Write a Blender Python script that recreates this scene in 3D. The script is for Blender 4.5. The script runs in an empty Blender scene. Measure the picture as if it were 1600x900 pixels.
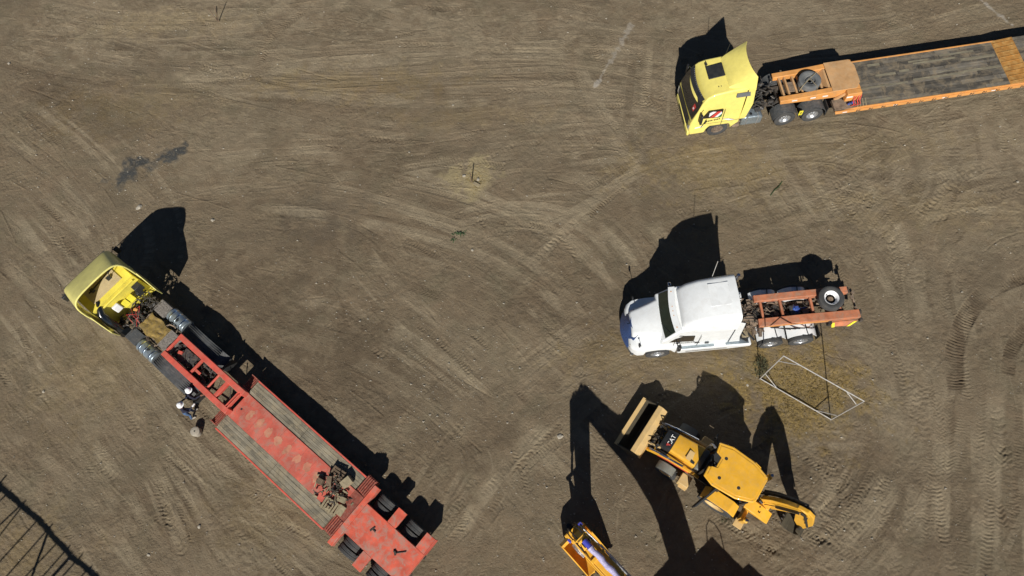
import bpy, bmesh, math, random
import numpy as np
from mathutils import Vector, Matrix, Euler
random.seed(11); rng = np.random.default_rng(5)
sc = bpy.context.scene; col = sc.collection
PI = math.pi; rad = math.radians

# ------------------------------------------------------------------ camera, sky, sun, exposure
CAM_H = 31.0
cd = bpy.data.cameras.new('camera'); cam = bpy.data.objects.new('camera', cd); col.objects.link(cam)
cd.sensor_width = 36.0; cd.lens = 24.975; cd.clip_end = 3000; cd.clip_start = 0.1
CR = Matrix(((0.99776302, 0.0246344, 0.06214586), (0.0, 0.92962737, -0.36850094), (-0.06685029, 0.36767661, 0.92754781)))
cam.matrix_world = Matrix.Translation((0, 0, CAM_H)) @ CR.to_4x4()
sc.camera = cam
SUN_EL, SUN_AZ = 38.0, 266.5                       # azimuth the sun stands at, measured from +X
w = bpy.data.worlds.new('World'); sc.world = w; w.use_nodes = True
nt = w.node_tree; bg = nt.nodes['Background']
sky = nt.nodes.new('ShaderNodeTexSky'); sky.sky_type = 'NISHITA'; sky.sun_disc = False
sky.sun_elevation = rad(SUN_EL); sky.sun_rotation = rad(90 - SUN_AZ); sky.altitude = 2500; sky.air_density = 0.6; sky.dust_density = 0.3
nt.links.new(sky.outputs[0], bg.inputs[0]); bg.inputs[1].default_value = 0.05
sd = bpy.data.lights.new('sun', 'SUN'); sd.energy = 5.0; sd.angle = rad(0.53); sd.color = (1.0, 0.95, 0.87)
so = bpy.data.objects.new('sun', sd); col.objects.link(so)
sv = Vector((math.cos(rad(SUN_AZ)) * math.cos(rad(SUN_EL)), math.sin(rad(SUN_AZ)) * math.cos(rad(SUN_EL)), math.sin(rad(SUN_EL))))
so.rotation_euler = sv.to_track_quat('Z', 'Y').to_euler(); so.location = sv * 80
sc.view_settings.view_transform = 'Standard'; sc.view_settings.look = 'None'; sc.view_settings.gamma = 1.0
sc.view_settings.exposure = 0.12

# ------------------------------------------------------------------ helpers
def ray_ground(u, v, z=0.0):
    """point of the plane z seen at photo coordinates (u, v) of the 1600x900 photograph, used to survey the site"""
    d = CR @ Vector((u - 800, -(v - 450), -1110.0)); t = (z - CAM_H) / d.z
    return Vector((d.x * t, d.y * t, z))

def tag(o, label=None, cat=None, group=None, kind=None):
    if label: o['label'] = label
    if cat: o['category'] = cat
    if group: o['group'] = group
    if kind: o['kind'] = kind
    return o

def empty(name, loc, deg, label, cat, group=None):
    o = bpy.data.objects.new(name, None); col.objects.link(o); o.empty_display_size = 0.3
    o.location = loc; o.rotation_euler = (0, 0, rad(deg)); return tag(o, label, cat, group)

MATS = {}
def mat(name, c, rough=0.5, metal=0.0, var=0.12, dirt=0.25, dirtc=(0.16, 0.12, 0.08), scale=2.5, bump=0.15, bscale=30,
        island=0.0, grain=None, coat=0.0, chip=None):
    m = bpy.data.materials.new(name); m.use_nodes = True; n = m.node_tree.nodes; L = m.node_tree.links
    b = n['Principled BSDF']; b.inputs['Metallic'].default_value = metal
    if coat: b.inputs['Coat Weight'].default_value = coat; b.inputs['Coat Roughness'].default_value = 0.08
    tc = n.new('ShaderNodeTexCoord'); vec = tc.outputs['Object']
    def noise(sc_, det=5, ro=0.6, v=None, dist=0):
        t = n.new('ShaderNodeTexNoise'); t.inputs['Scale'].default_value = sc_; t.inputs['Detail'].default_value = det
        t.inputs['Roughness'].default_value = ro; t.inputs['Distortion'].default_value = dist; L.new(v or vec, t.inputs['Vector']); return t.outputs['Fac']
    def ramp(fac, a, b_, ca=(0, 0, 0, 1), cb=(1, 1, 1, 1)):
        r = n.new('ShaderNodeValToRGB'); r.color_ramp.elements[0].position = a; r.color_ramp.elements[1].position = b_
        r.color_ramp.elements[0].color = ca; r.color_ramp.elements[1].color = cb; L.new(fac, r.inputs[0]); return r.outputs[0]
    def mix(fac, a, b_, mode='MIX'):
        x = n.new('ShaderNodeMix'); x.data_type = 'RGBA'; x.blend_type = mode
        for s, i in ((fac, 0), (a, 6), (b_, 7)):
            if isinstance(s, (int, float)): x.inputs[i].default_value = s
            elif isinstance(s, tuple): x.inputs[i].default_value = (*s[:3], 1)
            else: L.new(s, x.inputs[i])
        return x.outputs[2]
    base = mix(ramp(noise(scale), 0.3, 0.7), tuple(x * (1 - var) for x in c), tuple(min(1, x * (1 + var)) for x in c))
    if grain:
        mp = n.new('ShaderNodeMapping'); mp.inputs['Scale'].default_value = grain; L.new(vec, mp.inputs[0])
        base = mix(ramp(noise(1.0, 6, 0.7, mp.outputs[0]), 0.35, 0.68), base, tuple(x * 0.42 for x in c))
    if island:
        g = n.new('ShaderNodeNewGeometry'); hv = n.new('ShaderNodeMath'); hv.operation = 'MULTIPLY_ADD'
        L.new(g.outputs['Random Per Island'], hv.inputs[0]); hv.inputs[1].default_value = island * 2; hv.inputs[2].default_value = 1 - island
        cb = n.new('ShaderNodeCombineColor')
        for i in range(3): L.new(hv.outputs[0], cb.inputs[i])
        base = mix(1.0, base, cb.outputs[0], 'MULTIPLY')
    if chip: base = mix(ramp(noise(scale * 3.1, 6, 0.75), 0.62, 0.68), base, chip)
    if dirt:
        f = ramp(noise(scale * 1.7, 8, 0.72, dist=0.6), 0.46, 0.80)
        mm = n.new('ShaderNodeMath'); mm.operation = 'MULTIPLY'; L.new(f, mm.inputs[0]); mm.inputs[1].default_value = dirt * 1.6; mm.use_clamp = True
        base = mix(mm.outputs[0], base, dirtc)
    L.new(base, b.inputs['Base Color'])
    rr = n.new('ShaderNodeMapRange'); L.new(noise(scale * 2.3, 6, 0.7), rr.inputs[0])
    rr.inputs[1].default_value = 0.3; rr.inputs[2].default_value = 0.7; rr.inputs[3].default_value = max(0.02, rough - 0.12); rr.inputs[4].default_value = min(1, rough + 0.18)
    L.new(rr.outputs[0], b.inputs['Roughness'])
    if bump:
        bp = n.new('ShaderNodeBump'); bp.inputs['Strength'].default_value = bump; bp.inputs['Distance'].default_value = 0.02
        L.new(noise(bscale, 4), bp.inputs['Height']); L.new(bp.outputs[0], b.inputs['Normal'])
    MATS[name] = m; return m

DUST = (0.17, 0.135, 0.095)
M = {}
M['yellow'] = mat('yellow_paint', (0.84, 0.73, 0.19), 0.38, var=0.07, dirt=0.25, dirtc=(0.55, 0.47, 0.16), bump=0.03, coat=0.4)
M['yellow2'] = mat('faded_yellow_paint', (0.80, 0.74, 0.24), 0.4, var=0.10, dirt=0.25, dirtc=(0.50, 0.44, 0.20), bump=0.05, coat=0.5)
M['yellow3'] = mat('bright_yellow_panel', (0.82, 0.70, 0.10), 0.5, var=0.10, dirt=0.25, dirtc=(0.40, 0.32, 0.10), bump=0.05)
M['white'] = mat('white_paint', (0.80, 0.83, 0.84), 0.35, var=0.04, dirt=0.22, dirtc=(0.58, 0.54, 0.48), bump=0.02, coat=0.5)
M['glass'] = mat('dark_glass', (0.008, 0.010, 0.012), 0.10, var=0.2, dirt=0.0, bump=0.0, coat=1.0)
M['greenglass'] = mat('green_tinted_glass', (0.008, 0.020, 0.015), 0.08, var=0.3, dirt=0.05, bump=0.0, coat=1.0)
M['black'] = mat('black_plastic', (0.022, 0.024, 0.026), 0.5, var=0.25, dirt=0.3, dirtc=(0.07, 0.06, 0.05))
M['rubber'] = mat('dusty_tyre_rubber', (0.05, 0.052, 0.054), 0.85, var=0.2, dirt=0.5, dirtc=(0.10, 0.09, 0.075), bump=0.3, bscale=60)
M['alloy'] = mat('worn_aluminium', (0.62, 0.64, 0.66), 0.32, metal=0.8, var=0.15, dirt=0.3, dirtc=(0.25, 0.2, 0.15), scale=6)
M['chrome'] = mat('chrome', (0.75, 0.77, 0.8), 0.14, metal=1.0, var=0.05, dirt=0.12)
M['tank'] = mat('ribbed_tank_metal', (0.42, 0.50, 0.55), 0.34, metal=0.7, var=0.15, dirt=0.4, dirtc=(0.15, 0.13, 0.11), scale=4)
M['fender'] = mat('dusty_grey_mudguard', (0.085, 0.092, 0.098), 0.7, var=0.3, dirt=0.5, dirtc=(0.15, 0.14, 0.125), scale=3, grain=(3, 20, 20))
M['chassis'] = mat('greasy_chassis_steel', (0.045, 0.040, 0.036), 0.75, var=0.5, dirt=0.8, dirtc=(0.15, 0.115, 0.08), scale=5, bump=0.5, island=0.5)
M['grease'] = mat('oily_engine_metal', (0.05, 0.05, 0.052), 0.5, metal=0.3, var=0.5, dirt=0.7, dirtc=(0.20, 0.16, 0.11), scale=7, bump=0.5, island=0.6)
M['brownmetal'] = mat('dusty_brown_steel', (0.17, 0.125, 0.09), 0.8, var=0.4, dirt=0.6, dirtc=(0.30, 0.24, 0.17), scale=5, bump=0.4, island=0.35)
M['orange'] = mat('faded_orange_paint', (0.66, 0.30, 0.08), 0.55, var=0.18, dirt=0.55, dirtc=(0.50, 0.30, 0.15), scale=2.2, bump=0.15, chip=(0.40, 0.20, 0.10))
M['orange2'] = mat('orange_red_paint', (0.47, 0.165, 0.08), 0.65, var=0.28, dirt=0.9, dirtc=(0.36, 0.22, 0.15), scale=2.6, bump=0.2, chip=(0.30, 0.13, 0.09))
M['tanorange'] = mat('dusty_tan_orange_steel', (0.50, 0.29, 0.13), 0.7, var=0.2, dirt=0.6, dirtc=(0.50, 0.35, 0.2), scale=2.2, bump=0.2)
M['ochre'] = mat('rusty_ochre_plate', (0.34, 0.16, 0.035), 0.7, var=0.3, dirt=0.7, dirtc=(0.50, 0.33, 0.12), scale=2.5, bump=0.3)
M['red'] = mat('scuffed_red_paint', (0.58, 0.095, 0.065), 0.55, var=0.22, dirt=0.6, dirtc=(0.40, 0.18, 0.13), scale=2.2, bump=0.2, chip=(0.36, 0.12, 0.08))
M['reddeck'] = mat('worn_red_deck_plate', (0.52, 0.11, 0.075), 0.6, var=0.28, dirt=0.85, dirtc=(0.36, 0.22, 0.17), scale=1.4, bump=0.25, chip=(0.30, 0.13, 0.09))
M['redrear'] = mat('scuffed_red_rear_plate', (0.60, 0.105, 0.06), 0.6, var=0.3, dirt=1.0, dirtc=(0.34, 0.25, 0.20), scale=1.8, bump=0.25, chip=(0.25, 0.14, 0.09))
M['redrib'] = mat('rusty_red_ribs', (0.30, 0.075, 0.05), 0.7, var=0.35, dirt=0.6, dirtc=(0.38, 0.22, 0.17), scale=6, bump=0.3, island=0.2)
M['wood'] = mat('weathered_grey_planks', (0.26, 0.232, 0.172), 0.85, var=0.4, dirt=0.75, dirtc=(0.34, 0.28, 0.18), scale=1.6, bump=0.4, island=0.22, grain=(1.2, 16, 16))
M['woodx'] = mat('weathered_dark_planks', (0.135, 0.122, 0.10), 0.8, var=0.5, dirt=0.85, dirtc=(0.26, 0.205, 0.13), scale=1.3, bump=0.4, island=0.5, grain=(0.9, 14, 14))
M['palewood'] = mat('pale_dunnage_wood', (0.27, 0.225, 0.14), 0.85, var=0.25, dirt=0.5, dirtc=(0.2, 0.17, 0.12), scale=9, bump=0.3, island=0.4)
M['cat'] = mat('amber_machine_paint', (0.78, 0.41, 0.03), 0.42, var=0.10, dirt=0.32, dirtc=(0.62, 0.42, 0.17), scale=3.0, bump=0.04, coat=0.3)
M['catdust'] = mat('dusty_amber_paint', (0.60, 0.41, 0.17), 0.6, var=0.12, dirt=0.5, dirtc=(0.50, 0.38, 0.22), scale=3, bump=0.1)
M['greyplastic'] = mat('grey_green_plastic', (0.17, 0.18, 0.16), 0.6, var=0.2, dirt=0.5)
M['blueenamel'] = mat('blue_painted_casting', (0.03, 0.09, 0.38), 0.4, var=0.3, dirt=0.3, bump=0.1)
M['redbit'] = mat('red_marker_paint', (0.6, 0.06, 0.05), 0.5, bump=0)
M['yellowbit'] = mat('yellow_marker_paint', (0.85, 0.75, 0.05), 0.5, bump=0)
M['whitebit'] = mat('white_marker_paint', (0.8, 0.8, 0.78), 0.5, bump=0, dirt=0.1)
M['greenbit'] = mat('green_marker_paint', (0.04, 0.22, 0.06), 0.5, bump=0)
M['purple'] = mat('violet_sleeve_film', (0.42, 0.39, 0.62), 0.35, var=0.3, dirt=0.6, dirtc=(0.72, 0.68, 0.78), scale=11, bump=0.4, chip=(0.12, 0.12, 0.45))
M['blueclip'] = mat('deep_blue_film', (0.05, 0.06, 0.42), 0.35, bump=0.1)
M['pipe'] = mat('white_painted_pipe', (0.46, 0.45, 0.43), 0.5, var=0.2, dirt=0.7, dirtc=(0.33, 0.28, 0.22), scale=6)
M['stone'] = mat('pale_field_stone', (0.36, 0.33, 0.27), 0.9, var=0.2, dirt=0.4, scale=12, bump=0.5)
M['mustard'] = mat('mustard_dirt_crust', (0.24, 0.165, 0.045), 0.95, var=0.5, dirt=0.7, dirtc=(0.13, 0.10, 0.07), scale=5, bump=1.0, bscale=14)
M['concrete'] = mat('speckled_grey_plate', (0.21, 0.19, 0.17), 0.9, var=0.5, dirt=0.7, dirtc=(0.08, 0.07, 0.06), scale=14, bump=0.6)
M['navy'] = mat('navy_work_jacket', (0.012, 0.014, 0.035), 0.9, var=0.3, dirt=0.1, bump=0.3)
M['jeans'] = mat('blue_denim', (0.06, 0.12, 0.24), 0.9, var=0.5, dirt=0.2, bump=0.3, scale=8)
M['darkcloth'] = mat('dark_trouser_cloth', (0.014, 0.014, 0.016), 0.9, dirt=0.1, bump=0.3)
M['skin'] = mat('skin', (0.22, 0.11, 0.065), 0.6, dirt=0, bump=0)
M['whiteplastic'] = mat('white_hard_plastic', (0.82, 0.83, 0.84), 0.35, var=0.03, dirt=0.08, bump=0)
M['boot'] = mat('dusty_pale_boot', (0.36, 0.33, 0.28), 0.9, bump=0.1)
M['hair'] = mat('dark_hair', (0.01, 0.008, 0.007), 0.8, dirt=0, bump=0)
M['leaf'] = mat('plant_leaf', (0.045, 0.085, 0.03), 0.7, var=0.4, dirt=0.1, bump=0, island=0.5)
M['dryleaf'] = mat('dry_dark_twigs', (0.075, 0.075, 0.035), 0.9, var=0.4, dirt=0.4, dirtc=(0.14, 0.12, 0.06), bump=0, island=0.5)
M['straw'] = mat('dry_straw_blades', (0.34, 0.25, 0.09), 0.95, var=0.3, dirt=0.3, dirtc=(0.16, 0.12, 0.06), scale=1.2, bump=0, island=0.4)
M['timber'] = mat('rough_sawn_timber', (0.2, 0.14, 0.09), 0.85, grain=(2, 20, 20), bump=0.3)
M['lamp'] = mat('clear_headlamp', (0.55, 0.56, 0.52), 0.12, var=0.2, dirt=0.15, bump=0, coat=1.0)
M['darkbucket'] = mat('dark_olive_bucket', (0.055, 0.046, 0.028), 0.7, var=0.3, dirt=0.5, dirtc=(0.10, 0.08, 0.05), scale=4)  # dark olive-brown over the whole loader bucket and digging bucket
M['greydust'] = mat('dusty_grey_rubber', (0.12, 0.13, 0.135), 0.8, var=0.2, dirt=0.4, dirtc=(0.22, 0.2, 0.17), bump=0.2)
M['wornred'] = mat('pinkish_worn_paint', (0.50, 0.19, 0.12), 0.65, var=0.25, dirt=0.7, dirtc=(0.46, 0.30, 0.19), scale=3.0)
M['deckpale'] = mat('sun_bleached_plank', (0.27, 0.24, 0.165), 0.85, var=0.3, dirt=0.7, dirtc=(0.16, 0.15, 0.12), scale=2.5, bump=0.3, grain=(1.2, 16, 16))
M['skygrille'] = mat('chrome_grille_sky_tint', (0.045, 0.10, 0.28), 0.3, metal=0.4, var=0.25, dirt=0.1, bump=0, coat=0.5)  # blue of the reflected sky painted into the chrome grille's base colour
M['beige'] = mat('beige_raw_panel', (0.52, 0.42, 0.24), 0.7, var=0.12, dirt=0.4, dirtc=(0.36, 0.28, 0.16))

class MB:
    def __init__(s): s.v = []; s.f = []; s.k = []
    def add(s, vs, fs):
        s.k.append((len(s.v), len(s.f))); o = len(s.v); s.v += [tuple(v) for v in vs]; s.f += [tuple(i + o for i in f) for f in fs]; return s
    def box(s, c, d, rot=(0, 0, 0)):
        R = Euler([rad(a) for a in rot]).to_matrix(); c = Vector(c)
        vs = [c + R @ Vector((x * d[0] / 2, y * d[1] / 2, z * d[2] / 2)) for x in (-1, 1) for y in (-1, 1) for z in (-1, 1)]
        return s.add(vs, [(0, 1, 3, 2), (4, 6, 7, 5), (0, 4, 5, 1), (2, 3, 7, 6), (0, 2, 6, 4), (1, 5, 7, 3)])
    def bb(s, x0, x1, y0, y1, z0, z1): return s.box(((x0 + x1) / 2, (y0 + y1) / 2, (z0 + z1) / 2), (abs(x1 - x0), abs(y1 - y0), abs(z1 - z0)))
    def beam(s, a, b, w_, h, up=(0, 0, 1)):
        a = Vector(a); b = Vector(b); d = (b - a).normalized(); u = Vector(up)
        if abs(d.dot(u)) > 0.98: u = Vector((1, 0, 0))
        sd_ = d.cross(u).normalized(); u = sd_.cross(d)
        vs = [p + sd_ * (i * w_ / 2) + u * (j * h / 2) for p in (a, b) for i, j in ((-1, -1), (1, -1), (1, 1), (-1, 1))]
        return s.add(vs, [(0, 1, 2, 3), (7, 6, 5, 4), (0, 4, 5, 1), (1, 5, 6, 2), (2, 6, 7, 3), (3, 7, 4, 0)])
    def tube(s, pts, r, n=8, caps=True):
        pts = [Vector(p) for p in pts]; rs = r if isinstance(r, (list, tuple)) else [r] * len(pts); rings = []
        u = None
        for i, p in enumerate(pts):
            d = (pts[min(i + 1, len(pts) - 1)] - pts[max(i - 1, 0)]).normalized()
            if u is None: u = d.orthogonal().normalized()
            u = (u - d * u.dot(d)).normalized(); w_ = d.cross(u)
            rings.append([p + (u * math.cos(2 * PI * k / n) + w_ * math.sin(2 * PI * k / n)) * rs[i] for k in range(n)])
        return s.loft(rings, caps)
    def loft(s, rings, caps=True, closed=True):
        n = len(rings[0]); vs = [v for r in rings for v in r]; fs = []
        for i in range(len(rings) - 1):
            for k in range(n if closed else n - 1):
                a = i * n + k; b = i * n + (k + 1) % n; fs.append((a, b, b + n, a + n))
        if caps: fs += [tuple(range(n))[::-1], tuple(range((len(rings) - 1) * n, len(rings) * n))]
        return s.add(vs, fs)
    def cyl(s, a, b, r, n=20, r2=None): return s.tube([a, b], [r, r if r2 is None else r2], n)
    def prism(s, pts, y0, y1=None):
        """polygon of (x, z) points extruded along y; y0/y1 numbers or functions of (x, z)"""
        if y1 is None: f1 = y0; f0 = lambda x, z: -f1(x, z)
        else: f0 = y0 if callable(y0) else (lambda x, z: y0); f1 = y1 if callable(y1) else (lambda x, z: y1)
        n = len(pts); vs = [(x, f0(x, z), z) for x, z in pts] + [(x, f1(x, z), z) for x, z in pts]
        return s.add(vs, [tuple(range(n)), tuple(range(n, 2 * n))[::-1]] + [(i, (i + 1) % n, (i + 1) % n + n, i + n) for i in range(n)])
    def prismz(s, pts, z0, z1):
        n = len(pts); vs = [(x, y, z0) for x, y in pts] + [(x, y, z1) for x, y in pts]
        return s.add(vs, [tuple(range(n)), tuple(range(n, 2 * n))[::-1]] + [(i, (i + 1) % n, (i + 1) % n + n, i + n) for i in range(n)])
    def slab(s, pts, t):
        """3D polygon given a thickness t along its own normal (towards +normal)"""
        P = [Vector(p) for p in pts]; nn = Vector((0, 0, 0))
        for i in range(len(P)): nn += (P[i] - P[0]).cross(P[(i + 1) % len(P)] - P[0])
        nn.normalize(); n = len(P); vs = P + [p + nn * t for p in P]
        return s.add(vs, [tuple(range(n))[::-1], tuple(range(n, 2 * n))] + [(i, (i + 1) % n, (i + 1) % n + n, i + n) for i in range(n)])
    def grid(s, fn, nu, nv, t=0.0):
        """sheet fn(a, b) with a, b in 0..1; t > 0 gives it a second skin"""
        P = [[Vector(fn(i / nu, j / nv)) for j in range(nv + 1)] for i in range(nu + 1)]
        vs = [p for r in P for p in r]; W = nv + 1
        fs = [(i * W + j, (i + 1) * W + j, (i + 1) * W + j + 1, i * W + j + 1) for i in range(nu) for j in range(nv)]
        if t:
            o = len(vs); N = []
            for i in range(nu + 1):
                for j in range(nv + 1):
                    a = P[min(i + 1, nu)][j] - P[max(i - 1, 0)][j]; b = P[i][min(j + 1, nv)] - P[i][max(j - 1, 0)]
                    N.append(a.cross(b).normalized())
            vs = vs + [v - m_ * t for v, m_ in zip(vs, N)]; fs += [tuple(k + o for k in f[::-1]) for f in fs]
            for i in range(nu): fs += [(i * W, i * W + o, (i + 1) * W + o, (i + 1) * W), ((i + 1) * W + nv, (i + 1) * W + nv + o, i * W + nv + o, i * W + nv)]
            for j in range(nv): fs += [(j + 1, j + 1 + o, j + o, j), (nu * W + j, nu * W + j + o, nu * W + j + 1 + o, nu * W + j + 1)]
        return s.add(vs, fs)
    def lathe(s, prof, c, ax='y', n=32):
        """profile of (radius, along) points, closed, turned about axis ax through c"""
        rings = []
        for k in range(n):
            a = 2 * PI * k / n; ca, sa = math.cos(a), math.sin(a)
            rings.append([{'y': (c[0] + r * ca, c[1] + h, c[2] + r * sa), 'z': (c[0] + r * ca, c[1] + r * sa, c[2] + h), 'x': (c[0] + h, c[1] + r * ca, c[2] + r * sa)}[ax] for r, h in prof])
        m = len(prof); vs = [v for r in rings for v in r]; fs = []
        for i in range(n):
            for j in range(m - 1):
                fs.append((i * m + j, ((i + 1) % n) * m + j, ((i + 1) % n) * m + j + 1, i * m + j + 1))
        return s.add(vs, fs)
    def each(s, name, m, parent=None, bevel=0.0):
        """one object for every primitive that was added"""
        ks = s.k + [(len(s.v), len(s.f))]
        for (v0, f0), (v1, f1) in zip(ks[:-1], ks[1:]):
            q = MB(); q.v = s.v[v0:v1]; q.f = [tuple(i - v0 for i in f) for f in s.f[f0:f1]]; q.build(name, m, parent, bevel)
    def mesh(s, name):
        me = bpy.data.meshes.new(name); me.from_pydata(s.v, [], s.f); bm = bmesh.new(); bm.from_mesh(me)
        bmesh.ops.remove_doubles(bm, verts=bm.verts, dist=1e-5)
        bmesh.ops.recalc_face_normals(bm, faces=bm.faces)
        for f in bm.faces: f.smooth = True
        for e in bm.edges: e.smooth = e.is_manifold and e.calc_face_angle(0) < rad(38)
        bm.to_mesh(me); bm.free(); return me
    def build(s, name, m, parent=None, bevel=0.0, label=None, seg=2):
        me = s.mesh(name); me.materials.append(M[m] if isinstance(m, str) else m)
        o = bpy.data.objects.new(name, me); col.objects.link(o); o.parent = parent
        if label: o['label'] = label
        if bevel:
            b = o.modifiers.new('bevel', 'BEVEL'); b.width = bevel; b.segments = seg; b.limit_method = 'ANGLE'; b.angle_limit = rad(40)
        return o

def copy_tree(o, parent=None):
    c = o.copy(); col.objects.link(c)
    if parent: c.parent = parent
    for ch in list(o.children): copy_tree(ch, c)
    return c

def text_part(name, body, size, m, parent, matrix, ext=0.004):
    cu = bpy.data.curves.new(name, 'FONT'); cu.body = body; cu.size = size; cu.extrude = ext; cu.align_x = 'CENTER'; cu.align_y = 'CENTER'
    o = bpy.data.objects.new(name, cu); col.objects.link(o)
    dg = bpy.context.evaluated_depsgraph_get(); me = bpy.data.meshes.new_from_object(o.evaluated_get(dg)); me.name = name
    bpy.data.objects.remove(o); me.materials.clear(); me.materials.append(M[m])
    o = bpy.data.objects.new(name, me); col.objects.link(o); o.parent = parent; o.matrix_local = matrix; return o

WH = {}
def tyre_profile(r, w_, ri):
    h = w_ / 2; g = 0.012; p = [(ri, -h * 0.72), (ri + 0.03, -h * 0.9), (r * 0.82, -h), (r * 0.95, -h * 0.97), (r, -h * 0.84)]
    for k in (-0.5, 0.0, 0.5): p += [(r, h * k - 0.014), (r - g, h * k - 0.010), (r - g, h * k + 0.010), (r, h * k + 0.014)]
    return p + [(r, h * 0.84), (r * 0.95, h * 0.97), (r * 0.82, h), (ri + 0.03, h * 0.9), (ri, h * 0.72)]
def lugs(mb, r, w_, n, t=0.02, chev=0.0, seg=0.35):
    for k in range(n):
        a = 2 * PI * k / n
        for sgn in (-1, 1):
            da = chev * sgn; y0 = sgn * w_ * 0.06; y1 = sgn * w_ * 0.48; wv = seg * 2 * PI * r / n / 2
            vs = []
            for (y, aa) in ((y0, a), (y1, a + chev)):
                for rr in (r - 0.01, r + t):
                    for q in (-1, 1):
                        an = aa + q * wv / r; vs.append((rr * math.cos(an), y, rr * math.sin(an)))
            mb.add(vs, [(0, 1, 3, 2), (4, 6, 7, 5), (0, 4, 5, 1), (2, 3, 7, 6), (0, 2, 6, 4), (1, 5, 7, 3)])
def wheel(parent, x, y, z, side, r=0.5, w_=0.3, rimm='alloy', name='wheel', deep=True, lug=0, hub='black'):
    """tyre mesh with a child rim; side is +1 or -1 for the outboard face"""
    key = (r, w_, rimm, deep, lug, hub)
    if key not in WH:
        ri = r * 0.56; t = MB().lathe(tyre_profile(r, w_, ri), (0, 0, 0), 'y', 40)
        if lug: lugs(t, r, w_, lug, 0.03 if lug < 30 else 0.012, chev=0.35 if lug < 30 else 0.03)
        else: lugs(t, r, w_, 44, 0.006, chev=0.03, seg=0.6)
        tm = t.mesh('tyre'); tm.materials.append(M['rubber'])
        h = w_ / 2; d = 0.09 if deep else 0.02
        rp = [(0.0, h * 0.75 - d + 0.06), (r * 0.13, h * 0.75 - d + 0.06), (r * 0.16, h * 0.72 - d), (r * 0.38, h * 0.72 - d), (r * 0.47, h * 0.5), (r * 0.52, h * 0.80), (ri + 0.012, h * 0.84), (ri + 0.012, -h * 0.8), (ri - 0.02, -h * 0.8), (0, -h * 0.3)]
        rb = MB().lathe(rp, (0, 0, 0), 'y', 32)
        for k in range(10):
            a = 2 * PI * k / 10; rb.cyl((r * 0.24 * math.cos(a), h * 0.7 - d, r * 0.24 * math.sin(a)), (r * 0.24 * math.cos(a), h * 0.7 - d + 0.035, r * 0.24 * math.sin(a)), 0.018, 6)
        rm = rb.mesh('rim'); rm.materials.append(M[rimm])
        hb = MB()
        for k in range(8):
            a = 2 * PI * (k + 0.5) / 8; hb.cyl((r * 0.36 * math.cos(a), h * 0.72 - d - 0.02, r * 0.36 * math.sin(a)), (r * 0.36 * math.cos(a), h * 0.72 - d + 0.004, r * 0.36 * math.sin(a)), 0.026, 8)
        hm = hb.mesh('vent_hole'); hm.materials.append(M['black'])
        # holes joined into the rim mesh with their own material
        bm = bmesh.new(); bm.from_mesh(rm); k0 = len(bm.faces); bm.from_mesh(hm); bm.faces.ensure_lookup_table()
        for f in bm.faces[k0:]: f.material_index = 1
        bm.to_mesh(rm); bm.free(); rm.materials.append(M['black'])
        WH[key] = (tm, rm)
    tm, rm = WH[key]
    o = bpy.data.objects.new(name, tm); col.objects.link(o); o.parent = parent; o.location = (x, y, z); o.rotation_euler = (0, random.random() * 6, 0 if side > 0 else PI)
    q = bpy.data.objects.new('rim', rm); col.objects.link(q); q.parent = o
    return o

def clutter(mb, x0, x1, y0, y1, z0, z1, n, pipes=0.5, smax=0.28):
    for _ in range(n):
        x = random.uniform(x0, x1); y = random.uniform(y0, y1); z = random.uniform(z0, z1)
        if random.random() < pipes:
            pts = [Vector((x, y, z))]
            for _k in range(random.randint(3, 5)):
                q = pts[-1] + Vector((random.uniform(-.3, .3), random.uniform(-.25, .25), random.uniform(-.1, .12)))
                q.x = min(max(q.x, x0), x1); q.y = min(max(q.y, y0), y1); q.z = min(max(q.z, z0), z1 + .05); pts.append(q)
            mb.tube(pts, random.choice((.012, .02, .02, .035)), 6)
        elif random.random() < 0.35:
            a = random.random() * PI; L_ = random.uniform(.08, smax); r = random.uniform(.03, .09)
            mb.cyl((x, y, z), (x + L_ * math.cos(a), y + L_ * math.sin(a), z + random.uniform(-.05, .05)), r, 12)
        else:
            mb.box((x, y, z), (random.uniform(.06, smax), random.uniform(.05, smax * .8), random.uniform(.05, .18)), (random.uniform(-8, 8), random.uniform(-8, 8), random.choice((0, 0, 90, 20, -30))))
    return mb
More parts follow.
